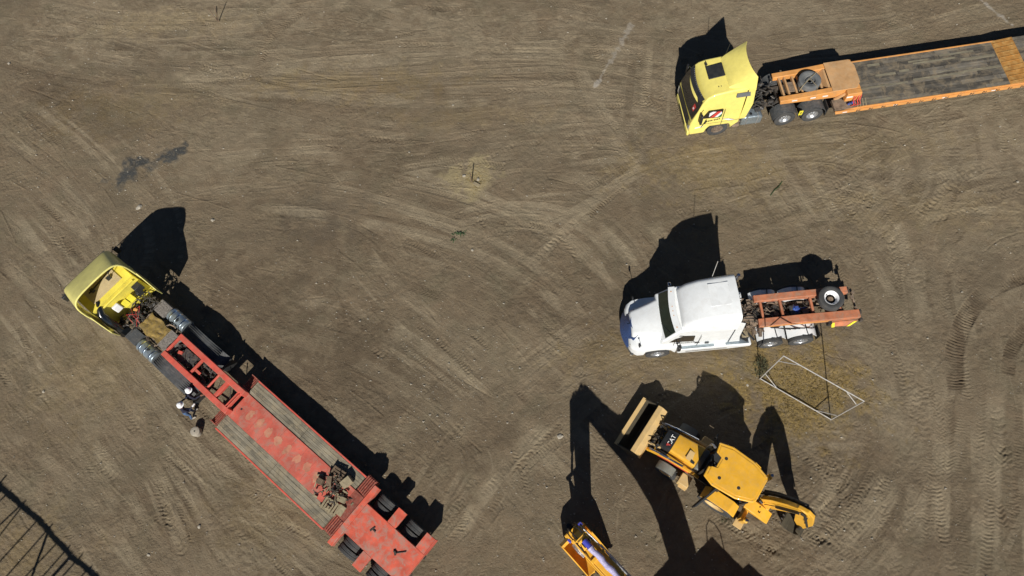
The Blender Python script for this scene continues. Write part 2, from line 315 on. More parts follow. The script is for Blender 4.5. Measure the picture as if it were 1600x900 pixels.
# ------------------------------------------------------------------ the yard: one sheet, fine in view and coarse beyond
STEP = 0.035
gx = np.arange(-34.5, 26.5, STEP); gy = np.arange(-1.5, 33.5, STEP)
ext = np.array([1.5, 4, 9, 20, 45, 100, 220, 480, 900.])
NX, NY = len(gx), len(gy)
def upz(U, V):
    dx = U - 800; dy = -(V - 450); c = np.array(CR)
    wx = c[0, 0] * dx + c[0, 1] * dy - 1110 * c[0, 2]; wy = c[1, 0] * dx + c[1, 1] * dy - 1110 * c[1, 2]; wz = c[2, 0] * dx + c[2, 1] * dy - 1110 * c[2, 2]
    t = -CAM_H / wz; return wx * t, wy * t
def vnoise(shape_scale, seed):
    """smooth value noise on the fine grid, cells of shape_scale metres"""
    r = np.random.default_rng(seed); nx = int((gx[-1] - gx[0]) / shape_scale) + 4; ny = int((gy[-1] - gy[0]) / shape_scale) + 4
    g = r.random((nx, ny)); fx = (gx - gx[0]) / shape_scale; fy = (gy - gy[0]) / shape_scale
    ix = fx.astype(int); iy = fy.astype(int); tx = fx - ix; ty = fy - iy; tx = tx * tx * (3 - 2 * tx); ty = ty * ty * (3 - 2 * ty)
    a = g[np.ix_(ix, iy)]; b = g[np.ix_(ix + 1, iy)]; c = g[np.ix_(ix, iy + 1)]; d = g[np.ix_(ix + 1, iy + 1)]
    tx = tx[:, None]; ty = ty[None, :]
    return (a * (1 - tx) + b * tx) * (1 - ty) + (c * (1 - tx) + d * tx) * ty
rough = np.clip((vnoise(2.6, 41) * .6 + vnoise(.9, 42) * .4 - .35) * 3.2, 0, 1)      # trodden smooth in places, churned in others
Hh = (vnoise(3.0, 1) - .5) * 0.07 + (vnoise(1.1, 2) - .5) * 0.045 + (vnoise(0.4, 3) - .5) * 0.026 + (vnoise(0.16, 4) - .5) * (0.006 + .020 * rough) + (vnoise(0.08, 5) - .5) * (0.004 + .016 * rough)
pale = np.zeros((NX, NY)); dark = np.zeros((NX, NY)); straw = np.zeros((NX, NY)); lime = np.zeros((NX, NY)); grey = np.zeros((NX, NY))
AMP = np.clip(.25 + 1.3 * vnoise(.55, 77) * vnoise(.2, 78) * 2, 0, 1.5)
soft = vnoise(2.0, 9) * 0.6 + vnoise(0.7, 10) * 0.4        # breaks tracks up

# routes the tyres took, surveyed on the photograph
GUIDES = [
 [(0, 60), (180, 95), (350, 105), (600, 88), (850, 80), (1060, 78)], [(0, 30), (200, 60), (420, 150), (640, 165), (860, 150), (1050, 170)],
 [(250, 130), (520, 160), (800, 130), (1000, 160), (1060, 230)], [(300, 300), (480, 285), (620, 320), (740, 360), (850, 420), (930, 520)],
 [(400, 320), (560, 345), (700, 375), (820, 430), (900, 500)], [(420, 180), (600, 215), (760, 215), (900, 190), (1030, 190)],
 [(380, 290), (600, 270), (800, 240), (960, 230), (1080, 250), (1300, 220)], [(700, 330), (830, 318), (910, 335), (970, 385), (1000, 440)],
 [(820, 420), (930, 310), (1040, 250), (1180, 225), (1400, 210), (1600, 180)], [(1000, 230), (1010, 120), (1020, 0)], [(905, 0), (900, 120), (960, 230), (1060, 330)],
 [(1100, 330), (1250, 290), (1400, 330), (1600, 340)], [(1150, 380), (1300, 330), (1450, 260), (1600, 240)], [(1340, 170), (1410, 230), (1400, 300), (1330, 360), (1340, 420)],
 [(1460, 150), (1480, 230), (1470, 330), (1400, 400), (1380, 500)], [(1300, 300), (1400, 380), (1440, 480), (1440, 600), (1400, 720), (1320, 820), (1220, 900)],
 [(1330, 520), (1385, 600), (1400, 700), (1370, 800), (1290, 890)], [(1270, 600), (1370, 620), (1395, 700), (1380, 780), (1310, 860)],
 [(1450, 500), (1470, 620), (1480, 760), (1470, 900)], [(1520, 560), (1530, 700), (1530, 900)], [(1600, 280), (1500, 310), (1430, 400), (1450, 520)],
 [(0, 330), (90, 420), (200, 560), (300, 720), (380, 860)], [(0, 400), (120, 540), (240, 720), (300, 900)], [(0, 520), (110, 640), (220, 800), (280, 900)],
 [(200, 590), (330, 720), (450, 820), (560, 900)], [(330, 740), (400, 770), (480, 790), (540, 850)], [(0, 660), (120, 760), (220, 900)],
 [(420, 520), (560, 560), (680, 640), (780, 740), (900, 900)], [(560, 380), (640, 470), (760, 560), (860, 640), (950, 720)], [(700, 900), (760, 760), (860, 640), (1000, 540), (1150, 580)],
 [(640, 900), (720, 820), (800, 700), (900, 620)], [(1060, 700), (1000, 770), (960, 850), (1000, 900)], [(1100, 850), (1200, 830), (1290, 780), (1330, 700)],
 [(1120, 800), (1220, 860), (1330, 900)], [(1260, 690), (1310, 760), (1250, 850), (1180, 900)], [(0, 200), (100, 280), (180, 380), (150, 450)], [(60, 0), (200, 30), (420, 20), (640, 0)],
 [(560, 0), (700, 40), (880, 30), (1050, 60)], [(1600, 0), (1500, 20), (1380, 60), (1200, 70)], [(1180, 250), (1240, 350), (1330, 470), (1350, 560)]]
def smooth_line(pts, n=240):
    U = np.array([p[0] for p in pts], float); V = np.array([p[1] for p in pts], float); X, Y = upz(U, V)
    for _ in range(4):      # corner cutting
        nx_ = [X[0]]; ny_ = [Y[0]]
        for i in range(len(X) - 1):
            nx_ += [X[i] * .75 + X[i + 1] * .25, X[i] * .25 + X[i + 1] * .75]; ny_ += [Y[i] * .75 + Y[i + 1] * .25, Y[i] * .25 + Y[i + 1] * .75]
        nx_.append(X[-1]); ny_.append(Y[-1]); X = np.array(nx_); Y = np.array(ny_)
    s = np.r_[0, np.cumsum(np.hypot(np.diff(X), np.diff(Y)))]; t = np.arange(0, s[-1], 0.02)
    return np.interp(t, s, X), np.interp(t, s, Y), t
GL = [smooth_line(g) for g in GUIDES]
def stamp(X, Y, t, wd, depth, mode='smooth', a_pale=0.0, a_dark=0.0, lugp=0.14, keep=0.6, skew=0.5, rim=0.5):
    """press a band of width wd along a line into the grid"""
    dx = np.gradient(X); dy = np.gradient(Y); L_ = np.hypot(dx, dy) + 1e-9; nx_ = -dy / L_; ny_ = dx / L_
    o = np.arange(-wd * 0.75, wd * 0.75, 0.02)
    PX = X[:, None] + nx_[:, None] * o[None]; PY = Y[:, None] + ny_[:, None] * o[None]
    I = ((PX - gx[0]) / STEP + .5).astype(int); J = ((PY - gy[0]) / STEP + .5).astype(int)
    q = np.abs(o) / (wd / 2)
    prof = np.where(q < 0.85, -1.0, np.where(q < 1.0, -1 + (q - .85) / .15 * (1 + rim), rim * np.clip(1 - (q - 1) / .45, 0, 1)))
    prof = np.broadcast_to(prof[None], PX.shape).copy()
    ins = np.clip((1.02 - q) / 0.15, 0, 1)[None] * np.ones_like(PX)
    if mode == 'lug':
        ph = (t[:, None] + .05 * np.sin(t * 1.9 + wd * 40)[:, None] + .02 * np.sin(t * 5.3)[:, None] + np.abs(o)[None] * skew) / lugp; prof = prof * 0.6 + ins * 0.75 * np.sin(2 * PI * ph)
    elif mode == 'rib':
        prof = prof * 0.6 + ins * 0.5 * np.sin(2 * PI * o[None] / (wd / 4.0))
    ok = (I >= 0) & (I < NX) & (J >= 0) & (J < NY); I = I[ok]; J = J[ok]
    vis = np.clip((soft[I, J] - 0.38) * 5 * keep + keep * 0.5, 0, 1)
    Hh[I, J] = Hh[I, J] * (1 - 0.15 * vis) + depth * prof[ok] * vis * 0.7 * (AMP[I, J] if mode == 'lug' else 1)
    if a_pale: pale[I, J] = np.maximum(pale[I, J], a_pale * ins[ok] * vis)
    if a_dark: dark[I, J] = np.maximum(dark[I, J], a_dark * ins[ok] * vis)
for gi, (X, Y, t) in enumerate(GL):
    for k in range(8):
        off = rng.normal(0, 1.3); i0 = int(rng.random() * len(X) * .6); n_ = int((0.25 + .6 * rng.random()) * len(X)); sl = slice(i0, min(len(X), i0 + n_))
        if sl.stop - sl.start < 60: continue
        wob = 0.25 * np.sin(t[sl] / rng.uniform(3, 8) + rng.random() * 6)
        dx = np.gradient(X[sl]); dy = np.gradient(Y[sl]); L_ = np.hypot(dx, dy)
        for pr in (0, rng.choice([1.9, 2.1])) if rng.random() < .5 else (0,):
            x_ = X[sl] - dy / L_ * (off + wob + pr); y_ = Y[sl] + dx / L_ * (off + wob + pr)
            m = rng.choice(['smooth', 'lug', 'rib'], p=[.45, .3, .25])
            stamp(x_, y_, t[sl], rng.uniform(.22, .42), rng.uniform(.009, .022), m, a_pale=rng.choice([0, .35, .7]), a_dark=rng.choice([0, 0, .4]), keep=rng.uniform(.35, .8))
# fine scratches and drag marks that follow the general flow
P = np.array([(x, y) for X, Y, t in GL for x, y in zip(X[::60], Y[::60])])
T = np.array([(a, b) for X, Y, t in GL for a, b in zip(np.gradient(X)[::60], np.gradient(Y)[::60])]); ang = np.arctan2(T[:, 1], T[:, 0])
c2, s2 = np.cos(2 * ang), np.sin(2 * ang)
fx = np.linspace(gx[0], gx[-1], 70); fy = np.linspace(gy[0], gy[-1], 45)
D2 = (fx[:, None, None] - P[None, None, :, 0]) ** 2 + (fy[None, :, None] - P[None, None, :, 1]) ** 2 + .3; W_ = 1 / D2 ** 1.6
FC = (W_ * c2).sum(2); FS = (W_ * s2).sum(2); FA = 0.5 * np.arctan2(FS, FC)
NS = 5200; px = rng.uniform(gx[0], gx[-1], NS); py = rng.uniform(gy[0], gy[-1], NS); th0 = rng.normal(0, .16, NS); Ln = rng.exponential(1.2, NS) + .2
amp = rng.normal(0, 0.0085, NS); pl = rng.random(NS) * (rng.random(NS) < .3); dk = rng.random(NS) * (rng.random(NS) < .3); wide = rng.random(NS) < .35
hd = None
for step in range(230):
    a = FA[np.clip(((px - fx[0]) / (fx[1] - fx[0])).astype(int), 0, 69), np.clip(((py - fy[0]) / (fy[1] - fy[0])).astype(int), 0, 44)] + th0
    vx, vy = np.cos(a), np.sin(a)
    if hd is not None:
        fl = np.where(vx * hd[0] + vy * hd[1] < 0, -1, 1); vx = vx * fl; vy = vy * fl; vx = .15 * vx + .85 * hd[0]; vy = .15 * vy + .85 * hd[1]; l_ = np.hypot(vx, vy); vx /= l_; vy /= l_
    hd = (vx, vy); px = px + vx * .03; py = py + vy * .03
    live = (step * .03 < Ln); I = ((px - gx[0]) / STEP).astype(int); J = ((py - gy[0]) / STEP).astype(int)
    for di, dj, on in ((0, 0, live), (0, 1, live & wide), (1, 0, live & wide)):
        ok = on & (I >= 0) & (I + di < NX) & (J >= 0) & (J + dj < NY); i = I[ok] + di; j = J[ok] + dj
        Hh[i, j] += amp[ok] * .6; pale[i, j] = np.maximum(pale[i, j], pl[ok] * .55); dark[i, j] = np.maximum(dark[i, j], dk[ok] * .5)
# broad pale wheel lanes, worn dusty along the most used routes
def lane(pts, wd, a, off=0.0, dk=0.0):
    X, Y, t = smooth_line(pts) if isinstance(pts, list) else pts
    dx = np.gradient(X); dy = np.gradient(Y); L_ = np.hypot(dx, dy) + 1e-9; X = X - dy / L_ * off; Y = Y + dx / L_ * off; nx_ = -dy / L_; ny_ = dx / L_
    o = np.arange(-wd * .6, wd * .6, .02); PX = X[:, None] + nx_[:, None] * o[None]; PY = Y[:, None] + ny_[:, None] * o[None]
    I = ((PX - gx[0]) / STEP + .5).astype(int); J = ((PY - gy[0]) / STEP + .5).astype(int); q = np.abs(o) / (wd / 2)
    e = np.clip((1.15 - q) / .35, 0, 1)[None] * np.clip(np.minimum(t, t[-1] - t) / 1.5, 0, 1)[:, None]; ok = (I >= 0) & (I < NX) & (J >= 0) & (J < NY)
    I = I[ok]; J = J[ok]; k = np.clip((soft[I, J] - .30) * 3.2, 0, 1) * e[ok]
    pale[I, J] = np.maximum(pale[I, J], a * k); dark[I, J] = np.maximum(dark[I, J] * (1 - .5 * k), dk * k); Hh[I, J] -= .004 * e[ok] * (q < 1)[None].repeat(len(t), 0)[ok]
# short crisp lug prints
for k in range(330):
    X, Y, t = GL[int(rng.integers(len(GL)))]; i0 = int(rng.random() * max(1, len(X) - 160)); n_ = int(rng.uniform(40, 190)); sl = slice(i0, min(len(X), i0 + n_))
    if sl.stop - sl.start < 30: continue
    off = rng.normal(0, 1.6); dx = np.gradient(X[sl]); dy = np.gradient(Y[sl]); L_ = np.hypot(dx, dy) + 1e-9; bend = rng.normal(0, .12) * (t[sl] - t[sl][0]) ** 1.3
    stamp(X[sl] - dy / L_ * (off + bend), Y[sl] + dx / L_ * (off + bend), t[sl], rng.uniform(.28, .5), rng.uniform(.018, .034), 'lug', a_dark=rng.choice([0, .25, .5]), a_pale=rng.choice([0, 0, .4]), lugp=rng.choice([.13, .16, .22]), keep=1.1, skew=rng.choice([.3, .7, 1.0]))
def line(pts, **k):
    X, Y, t = smooth_line(pts); stamp(X, Y, t, **k)
# deep, freshly printed tracks
for pts, wd in (([(1600, 430), (1545, 450), (1510, 490), (1492, 540), (1490, 575), (1497, 608)], .8), ([(1605, 512), (1580, 540), (1574, 585)], .6)):
    line(pts, wd=wd, depth=.050, mode='lug', a_dark=.95, lugp=.13, keep=.9, skew=.12, rim=.9)
for pts in ([(1596, 640), (1590, 760), (1588, 900)], [(1500, 640), (1502, 760), (1506, 900)]):
    line(pts, wd=.42, depth=.018, mode='lug', a_dark=.25, lugp=.12, keep=.8, skew=.0)
for pts, wd in (([(1110, 800), (1200, 850), (1290, 900)], .5), ([(1130, 770), (1230, 810), (1340, 870)], .5), ([(1190, 870), (1270, 800), (1330, 740)], .45), ([(960, 800), (1010, 760), (1050, 740)], .45),
                ([(975, 830), (1030, 780), (1090, 730)], .45), ([(1240, 700), (1300, 740), (1330, 800)], .5), ([(950, 840), (1000, 870), (1030, 900)], .5), ([(1270, 850), (1330, 800), (1370, 730)], .4),
                ([(1010, 600), (1130, 590)], .3), ([(440, 60), (400, 20), (430, 0)], .5), ([(400, 120), (420, 60), (470, 20)], .5), ([(500, 250), (530, 290)], .35), ([(560, 250), (610, 305)], .35)):
    line(pts, wd=wd, depth=.035, mode='lug', a_dark=.35, a_pale=.3, lugp=.15, keep=1.0, skew=.6)
for pts in ([(1060, 180), (1020, 240), (1000, 300)], [(340, 740), (400, 765), (470, 790), (530, 800)], [(730, 300), (740, 320)]): line(pts, wd=.08, depth=.02, a_dark=.6, keep=1.2)
XX, YY = np.meshgrid(gx, gy, indexing='ij')
n1 = vnoise(0.5, 21); n2 = vnoise(0.16, 22); n3 = vnoise(1.4, 23)
def blob(u, v, ru, rv, deg=0, nz=.5):
    c = ray_ground(u, v); x = XX - c.x; y = YY - c.y; a = rad(deg); X_ = x * math.cos(a) + y * math.sin(a); Y_ = -x * math.sin(a) + y * math.cos(a)
    return np.clip(1.25 - np.sqrt((X_ / ru) ** 2 + (Y_ / rv) ** 2) + (n1 - .5) * nz * 1.6 + (n2 - .5) * nz, 0, 1)
straw = np.maximum(straw, blob(1245, 600, 2.9, 2.1, -20, .8)); straw = np.maximum(straw, .8 * blob(1190, 575, 1.0, .9)); straw = np.maximum(straw, .75 * blob(1262, 665, 2.2, 1.0, 0, .9))
dark = dark * (1 - np.clip(1.5 * blob(738, 278, 1.3, 1.1, 0, .5), 0, 1)); pale = np.maximum(pale, np.clip(1.6 * blob(738, 278, 1.25, 1.05, 0, .5), 0, 1)); straw = np.maximum(straw, .45 * blob(738, 278, 1.1, .9, 0, .5))
straw = np.maximum(straw, .35 * blob(1130, 575, 2.0, .8, 0, .9)); straw = np.maximum(straw, .3 * blob(40, 870, 2.2, 1.6, 0, .9)); straw = np.maximum(straw, .22 * blob(190, 170, 4.0, 1.6, 0, .9))
grey = np.maximum(grey, np.clip(1.3 * blob(208, 268, .95, .5, 35, 1.0), 0, 1)); grey = np.maximum(grey, np.clip(1.2 * blob(262, 244, .8, .5, 30, 1.0), 0, 1)); grey = np.maximum(grey, .6 * blob(235, 258, .9, .25, 30, 1.0)); grey = np.maximum(grey, .18 * blob(500, 340, 2.2, 1.2, 0, .9))
for u, v, a, b_, dg, k in ((300, 40, 9, 2.2, 4, .8), (700, 60, 8, 2.0, 0, .7), (900, 150, 5, 2.2, 10, .55), (1200, 280, 6, 1.8, 8, .55), (1500, 230, 5, 3.0, 0, .75), (1180, 20, 6, 1.6, 0, .6), (330, 230, 5, 2.2, 0, .45), (1420, 620, 1.6, 6, 0, .55), (120, 480, 3, 2.6, -30, .45), (1560, 420, 2.5, 2.5, 0, .5), (760, 560, 3, 2.5, 0, .35), (140, 640, 3.5, 2.5, -30, .4)):
    pale = np.maximum(pale, k * np.clip(blob(u, v, a, b_, dg, .9) * 1.1, 0, 1))
for u, v, a, b_, dg, k in ((560, 600, 5.5, 3.0, -35, .85), (420, 480, 5, 2.0, -35, .7), (700, 700, 4, 2.0, 20, .6), (480, 370, 4.5, 1.3, -10, .6), (860, 470, 4.5, 1.8, 0, .6), (1040, 330, 3.5, 1.2, 0, .55), (150, 190, 4, 1.6, -20, .6), (90, 700, 3, 1.4, -30, .5), (250, 800, 4, 1.6, -30, .6), (1380, 470, 2, 2, 0, .45), (1300, 760, 3.5, 2.4, 0, .8), (1460, 800, 3, 2.2, 0, .75), (1150, 640, 3, 2, 0, .5), (850, 260, 3, 1, 0, .4), (620, 250, 4, 1.2, 0, .55), (640, 150, 4, 1.0, 0, .45), (950, 760, 2.5, 2, 0, .5)):
    dark = np.maximum(dark, k * np.clip(blob(u, v, a, b_, dg, .9), 0, 1))
for _ in range(26): dark = np.maximum(dark, rng.uniform(.25, .6) * blob(rng.uniform(0, 1600), rng.uniform(60, 900), rng.uniform(.7, 3.0), rng.uniform(.4, 1.1), rng.uniform(-40, 40), 1.0))
for _ in range(16): pale = np.maximum(pale, rng.uniform(.25, .6) * blob(rng.uniform(0, 1600), rng.uniform(0, 900), rng.uniform(1, 3.5), rng.uniform(.5, 1.3), rng.uniform(-40, 40), 1.0))
for u, v, a, b_, k in ((560, 130, 5, 1.0, .32), (250, 40, 4, 1.0, .25), (1110, 260, 4, 1.6, .38), (1330, 230, 5, 1.2, .22), (1000, 560, 3, 1.2, .3), (740, 180, 4, .7, .22), (120, 600, 2.5, 2, .18), (430, 800, 3, 1.5, .16), (1440, 330, 4, 1.2, .2)): straw = np.maximum(straw, k * np.clip(blob(u, v, a, b_, 0, .9) * 1.2, 0, 1))
dark = np.maximum(dark, .75 * blob(80, 145, 1.9, 1.1, -25, .8)); dark = np.maximum(dark, .8 * blob(1440, 770, 1.3, 1.2, 45, .9)); dark = np.maximum(dark, .7 * blob(1350, 720, 1.6, 1.0, 60, .9))
dark = np.maximum(dark, .6 * blob(1510, 800, 2.0, .6, 0, .9)); dark = np.maximum(dark, .5 * blob(1250, 860, 2.4, .8, 20, .9)); dark = np.maximum(dark, .5 * blob(1500, 540, .8, 2.0, 0, .8)); dark = np.maximum(dark, .4 * blob(640, 600, 2.5, 1.2, 20, .9))
pale = np.maximum(pale, .6 * blob(1500, 170, 5, 1.8, 8, .9)); pale = np.maximum(pale, .6 * blob(460, 95, 8, .7, 0, .9)); pale = np.maximum(pale, .5 * blob(1420, 640, .7, 4.0, 8, .9)); pale = np.maximum(pale, .5 * blob(120, 30, 4.0, 1.6, 15, 1.0))
dark = np.minimum(dark, 1)
for gi, g in enumerate(GL):
    for off in (0, 2.05) if gi % 2 else (0,): lane(g, rng.uniform(.35, .7), rng.uniform(.45, .95), off)
    if gi % 3 == 0: lane(g, rng.uniform(.3, .5), 0, rng.normal(0, 1.5), .6)
for pts, wd in (([(690, 335), (780, 318), (860, 320), (930, 345), (985, 395), (1012, 450)], .35), ([(700, 350), (800, 330), (870, 338), (930, 370), (965, 420)], .3), ([(900, 20), (905, 90), (935, 160), (990, 240)], .35), ([(1010, 0), (1018, 90), (1010, 170)], .3), ([(1050, 180), (1000, 260), (920, 320), (830, 360)], .4),
                ([(1340, 520), (1390, 600), (1405, 700), (1380, 800), (1320, 880)], .8), ([(1390, 480), (1440, 600), (1440, 720), (1420, 900)], .9), ([(1560, 560), (1550, 700), (1545, 900)], .8), ([(1470, 560), (1475, 700), (1470, 900)], .6), ([(1600, 330), (1500, 330), (1420, 350), (1350, 400)], .5), ([(1310, 250), (1400, 330), (1430, 430), (1450, 520)], .5), ([(1240, 690), (1330, 700), (1390, 690)], .3),
                ([(430, 270), (560, 300), (680, 345), (760, 390)], .5), ([(230, 130), (520, 95), (820, 82), (1040, 80)], 1.0), ([(0, 45), (180, 50), (330, 20)], .8), ([(880, 640), (780, 740), (700, 860)], .6), ([(930, 560), (820, 680), (740, 800), (690, 900)], .5), ([(20, 330), (110, 450), (190, 560)], .5)):
    lane(pts, wd, .95)
for k in range(90):
    X, Y, t = GL[int(rng.integers(len(GL)))]; i0 = int(rng.random() * len(X) * .6); n_ = int((.2 + .5 * rng.random()) * len(X)); sl = slice(i0, min(len(X), i0 + n_))
    if sl.stop - sl.start > 80: lane((X[sl], Y[sl], t[sl] - t[sl][0]), rng.uniform(.12, .24), rng.uniform(.6, 1.0), rng.normal(0, 1.4))
def limeline(a, b, wd, k):
    A = ray_ground(*a); B = ray_ground(*b); L2 = (B - A).length_squared
    t = np.clip(((XX - A.x) * (B.x - A.x) + (YY - A.y) * (B.y - A.y)) / L2, 0, 1); d = np.hypot(XX - A.x - t * (B.x - A.x), YY - A.y - t * (B.y - A.y))
    return k * np.clip((1.0 - d / wd) * 1.6 + (n1 - .5) * 1.2 + (n2 - .62) * 2.2, 0, 1) * (d < wd * 1.6)
for a, b, wd, k in (((930, 135), (936, 125), .2, .8), ((936, 125), (965, 75), .1, .45), ((955, 95), (985, 40), .22, .5), ((1525, -5), (1580, 38), .14, .7)): lime = np.maximum(lime, limeline(a, b, wd, k))
Hh += straw * (n2 - .3) * 0.03
# bumps of soil churned up around the machines
ch = blob(1250, 820, 4.0, 2.0, 10, .8); Hh += ch * ((vnoise(.22, 31) - .5) * .05 + (vnoise(.5, 32) - .5) * .05)
AX = np.r_[gx[0] - ext[::-1], gx, gx[-1] + ext]; AY = np.r_[gy[0] - ext[::-1], gy, gy[-1] + ext]; E_ = len(ext)
TX, TY = len(AX), len(AY)
Z = np.zeros((TX, TY)); Z[E_:-E_, E_:-E_] = Hh
edge = np.minimum(np.minimum(np.arange(NX)[:, None], NX - 1 - np.arange(NX)[:, None]), np.minimum(np.arange(NY)[None], NY - 1 - np.arange(NY)[None])) * STEP
Z[E_:-E_, E_:-E_] *= np.clip(edge, 0, 1)
gxx, gyy = np.meshgrid(AX, AY, indexing='ij'); co = np.stack([gxx, gyy, Z], -1).reshape(-1, 3).astype(np.float32)
me = bpy.data.meshes.new('ground'); idx = np.arange(TX * TY).reshape(TX, TY)
quads = np.stack([idx[:-1, :-1], idx[1:, :-1], idx[1:, 1:], idx[:-1, 1:]], -1).reshape(-1, 4).astype(np.int32); nq = len(quads)
me.vertices.add(len(co)); me.vertices.foreach_set('co', co.ravel()); me.loops.add(nq * 4); me.loops.foreach_set('vertex_index', quads.ravel())
me.polygons.add(nq); me.polygons.foreach_set('loop_start', np.arange(0, nq * 4, 4, dtype=np.int32)); me.polygons.foreach_set('loop_total', np.full(nq, 4, np.int32))
me.polygons.foreach_set('use_smooth', np.ones(nq, bool)); me.update(calc_edges=True)
for nm, chs in (('soil', (pale, dark, straw)), ('marks', (lime, grey, np.clip(1.6 * blob(738, 278, 1.2, 1.0, 0, .6), 0, 1)))):
    A_ = np.zeros((TX, TY, 4), np.float32)
    for k, c_ in enumerate(chs): A_[E_:-E_, E_:-E_, k] = c_
    A_[..., 3] = 1; at = me.attributes.new(nm, 'FLOAT_COLOR', 'POINT'); at.data.foreach_set('color', A_.ravel())
ground = bpy.data.objects.new('ground', me); col.objects.link(ground); tag(ground, 'bare brown trodden earth yard covered in tyre tracks', None, kind='structure')
gm = bpy.data.materials.new('trodden_earth'); gm.use_nodes = True; n = gm.node_tree.nodes; L = gm.node_tree.links; b = n['Principled BSDF']; b.inputs['Roughness'].default_value = 0.95; b.inputs['Specular IOR Level'].default_value = 0.25
tc = n.new('ShaderNodeTexCoord').outputs['Object']
def gn(s, d=6, r=.6, dist=0):
    t = n.new('ShaderNodeTexNoise'); t.inputs['Scale'].default_value = s; t.inputs['Detail'].default_value = d; t.inputs['Roughness'].default_value = r; t.inputs['Distortion'].default_value = dist; L.new(tc, t.inputs['Vector']); return t.outputs['Fac']
def gr(f, a, b_):
    r = n.new('ShaderNodeMapRange'); r.inputs[1].default_value = a; r.inputs[2].default_value = b_; L.new(f, r.inputs[0]); return r.outputs[0]
def gmx(f, a, b_, mode='MIX'):
    x = n.new('ShaderNodeMix'); x.data_type = 'RGBA'; x.blend_type = mode
    for s_, i in ((f, 0), (a, 6), (b_, 7)):
        if isinstance(s_, (int, float)): x.inputs[i].default_value = s_
        elif isinstance(s_, tuple): x.inputs[i].default_value = (*s_, 1)
        else: L.new(s_, x.inputs[i])
    return x.outputs[2]
def gmath(op, a, b_):
    x = n.new('ShaderNodeMath'); x.operation = op; x.use_clamp = True
    for i, s_ in enumerate((a, b_)):
        if isinstance(s_, (int, float)): x.inputs[i].default_value = s_
        else: L.new(s_, x.inputs[i])
    return x.outputs[0]
def attr(nm):
    a = n.new('ShaderNodeAttribute'); a.attribute_name = nm; s_ = n.new('ShaderNodeSeparateColor'); L.new(a.outputs['Color'], s_.inputs[0]); return s_.outputs
S1 = attr('soil'); S2 = attr('marks')
GC = (0.166, 0.131, 0.085)
c = gmx(gr(gn(.16, 4), .35, .65), (GC[0] * .86, GC[1] * .88, GC[2] * .88), (GC[0] * 1.16, GC[1] * 1.14, GC[2] * 1.12))
c = gmx(gmath('MULTIPLY', gr(gn(.33, 5, .6, 1.2), .48, .62), .45), c, (0.150, 0.132, 0.082))
c = gmx(gr(gn(.55, 6, .65, .8), .38, .66), c, (0.196, 0.148, 0.094))
c = gmx(gmath('MULTIPLY', gr(gn(1.6, 7, .7, .5), .5, .72), .55), c, (0.108, 0.080, 0.052))
c = gmx(gmath('MULTIPLY', gr(gn(9, 5, .7), .45, .75), .5), c, (0.225, 0.188, 0.135))
c = gmx(gmath('MULTIPLY', S1[0], gmath('ADD', gmath('MULTIPLY', gr(gn(2.2, 7, .7, .6), .32, .66), .45), .28)), c, (0.345, 0.288, 0.196))
c = gmx(gmath('MULTIPLY', S1[1], .62), c, (0.076, 0.053, 0.033))
c = gmx(gmath('MULTIPLY', gmath('MULTIPLY', S1[2], gr(gn(7, 6, .75), .3, .62)), .9), c, (0.27, 0.190, 0.062))
c = gmx(gmath('MULTIPLY', S2[1], gmath('ADD', gr(gn(5, 6, .7), .25, .6), .25)), c, (0.062, 0.064, 0.062))
c = gmx(gmath('MULTIPLY', S2[2], .75), c, (0.32, 0.265, 0.150))
c = gmx(gmath('MULTIPLY', S2[0], .8), c, (0.42, 0.39, 0.34))
# pale grit
vo = n.new('ShaderNodeTexVoronoi'); vo.inputs['Scale'].default_value = 5.0; L.new(tc, vo.inputs['Vector'])
vs_ = n.new('ShaderNodeSeparateColor'); L.new(vo.outputs['Color'], vs_.inputs[0])
grit = gmath('MULTIPLY', gmath('LESS_THAN', vo.outputs['Distance'], gmath('MULTIPLY', vs_.outputs[1], .12)), gmath('GREATER_THAN', vs_.outputs[0], .55))
c = gmx(gmath('MULTIPLY', grit, .75), c, (0.34, 0.30, 0.24))
L.new(c, b.inputs['Base Color'])
hs = gmath('ADD', gmath('ADD', gmath('MULTIPLY', gn(13, 7, .8), .55), gmath('MULTIPLY', gn(4, 5, .7, .6), .35)), gmath('MULTIPLY', grit, .2))
bp = n.new('ShaderNodeBump'); bp.inputs['Strength'].default_value = 0.9; bp.inputs['Distance'].default_value = 0.12; L.new(hs, bp.inputs['Height']); L.new(bp.outputs[0], b.inputs['Normal'])
me.materials.append(gm)
def gz(x, y):
    i = int((x - gx[0]) / STEP); j = int((y - gy[0]) / STEP)
    return float(Hh[i, j]) if 0 <= i < NX and 0 <= j < NY else 0.0
# ------------------------------------------------------------------ yellow high-roof tractor, upper right
def hwf(base, top, z0, z1): return lambda x, z: base if z < z0 else base + (top - base) * min(1, (z - z0) / (z1 - z0))
V = empty('semi_truck', (8.0, 21.51, 0), -172.7, 'bright yellow high-roof tractor unit with black roof hatch, coupled to the orange trailer', 'truck')
hw = hwf(1.24, 0.98, 2.2, 3.5)
arch = [(0.62 * math.cos(a), 0.50 + 0.62 * math.sin(a)) for a in [PI * k / 10 for k in range(11)]]
prof = [(1.40, 0.42), (1.47, 0.8), (1.47, 1.35), (1.36, 1.75), (1.06, 2.72), (0.86, 3.0), (0.55, 3.16), (-0.2, 3.26), (-0.98, 3.3), (-0.98, 0.95), (-0.74, 0.7)] + [(-0.62, .5)] + arch[::-1][1:-1] + [(0.62, .5), (0.7, .42)]
cab = MB().prism(prof, hw).build('cab', 'yellow', V, bevel=0.07, seg=3)
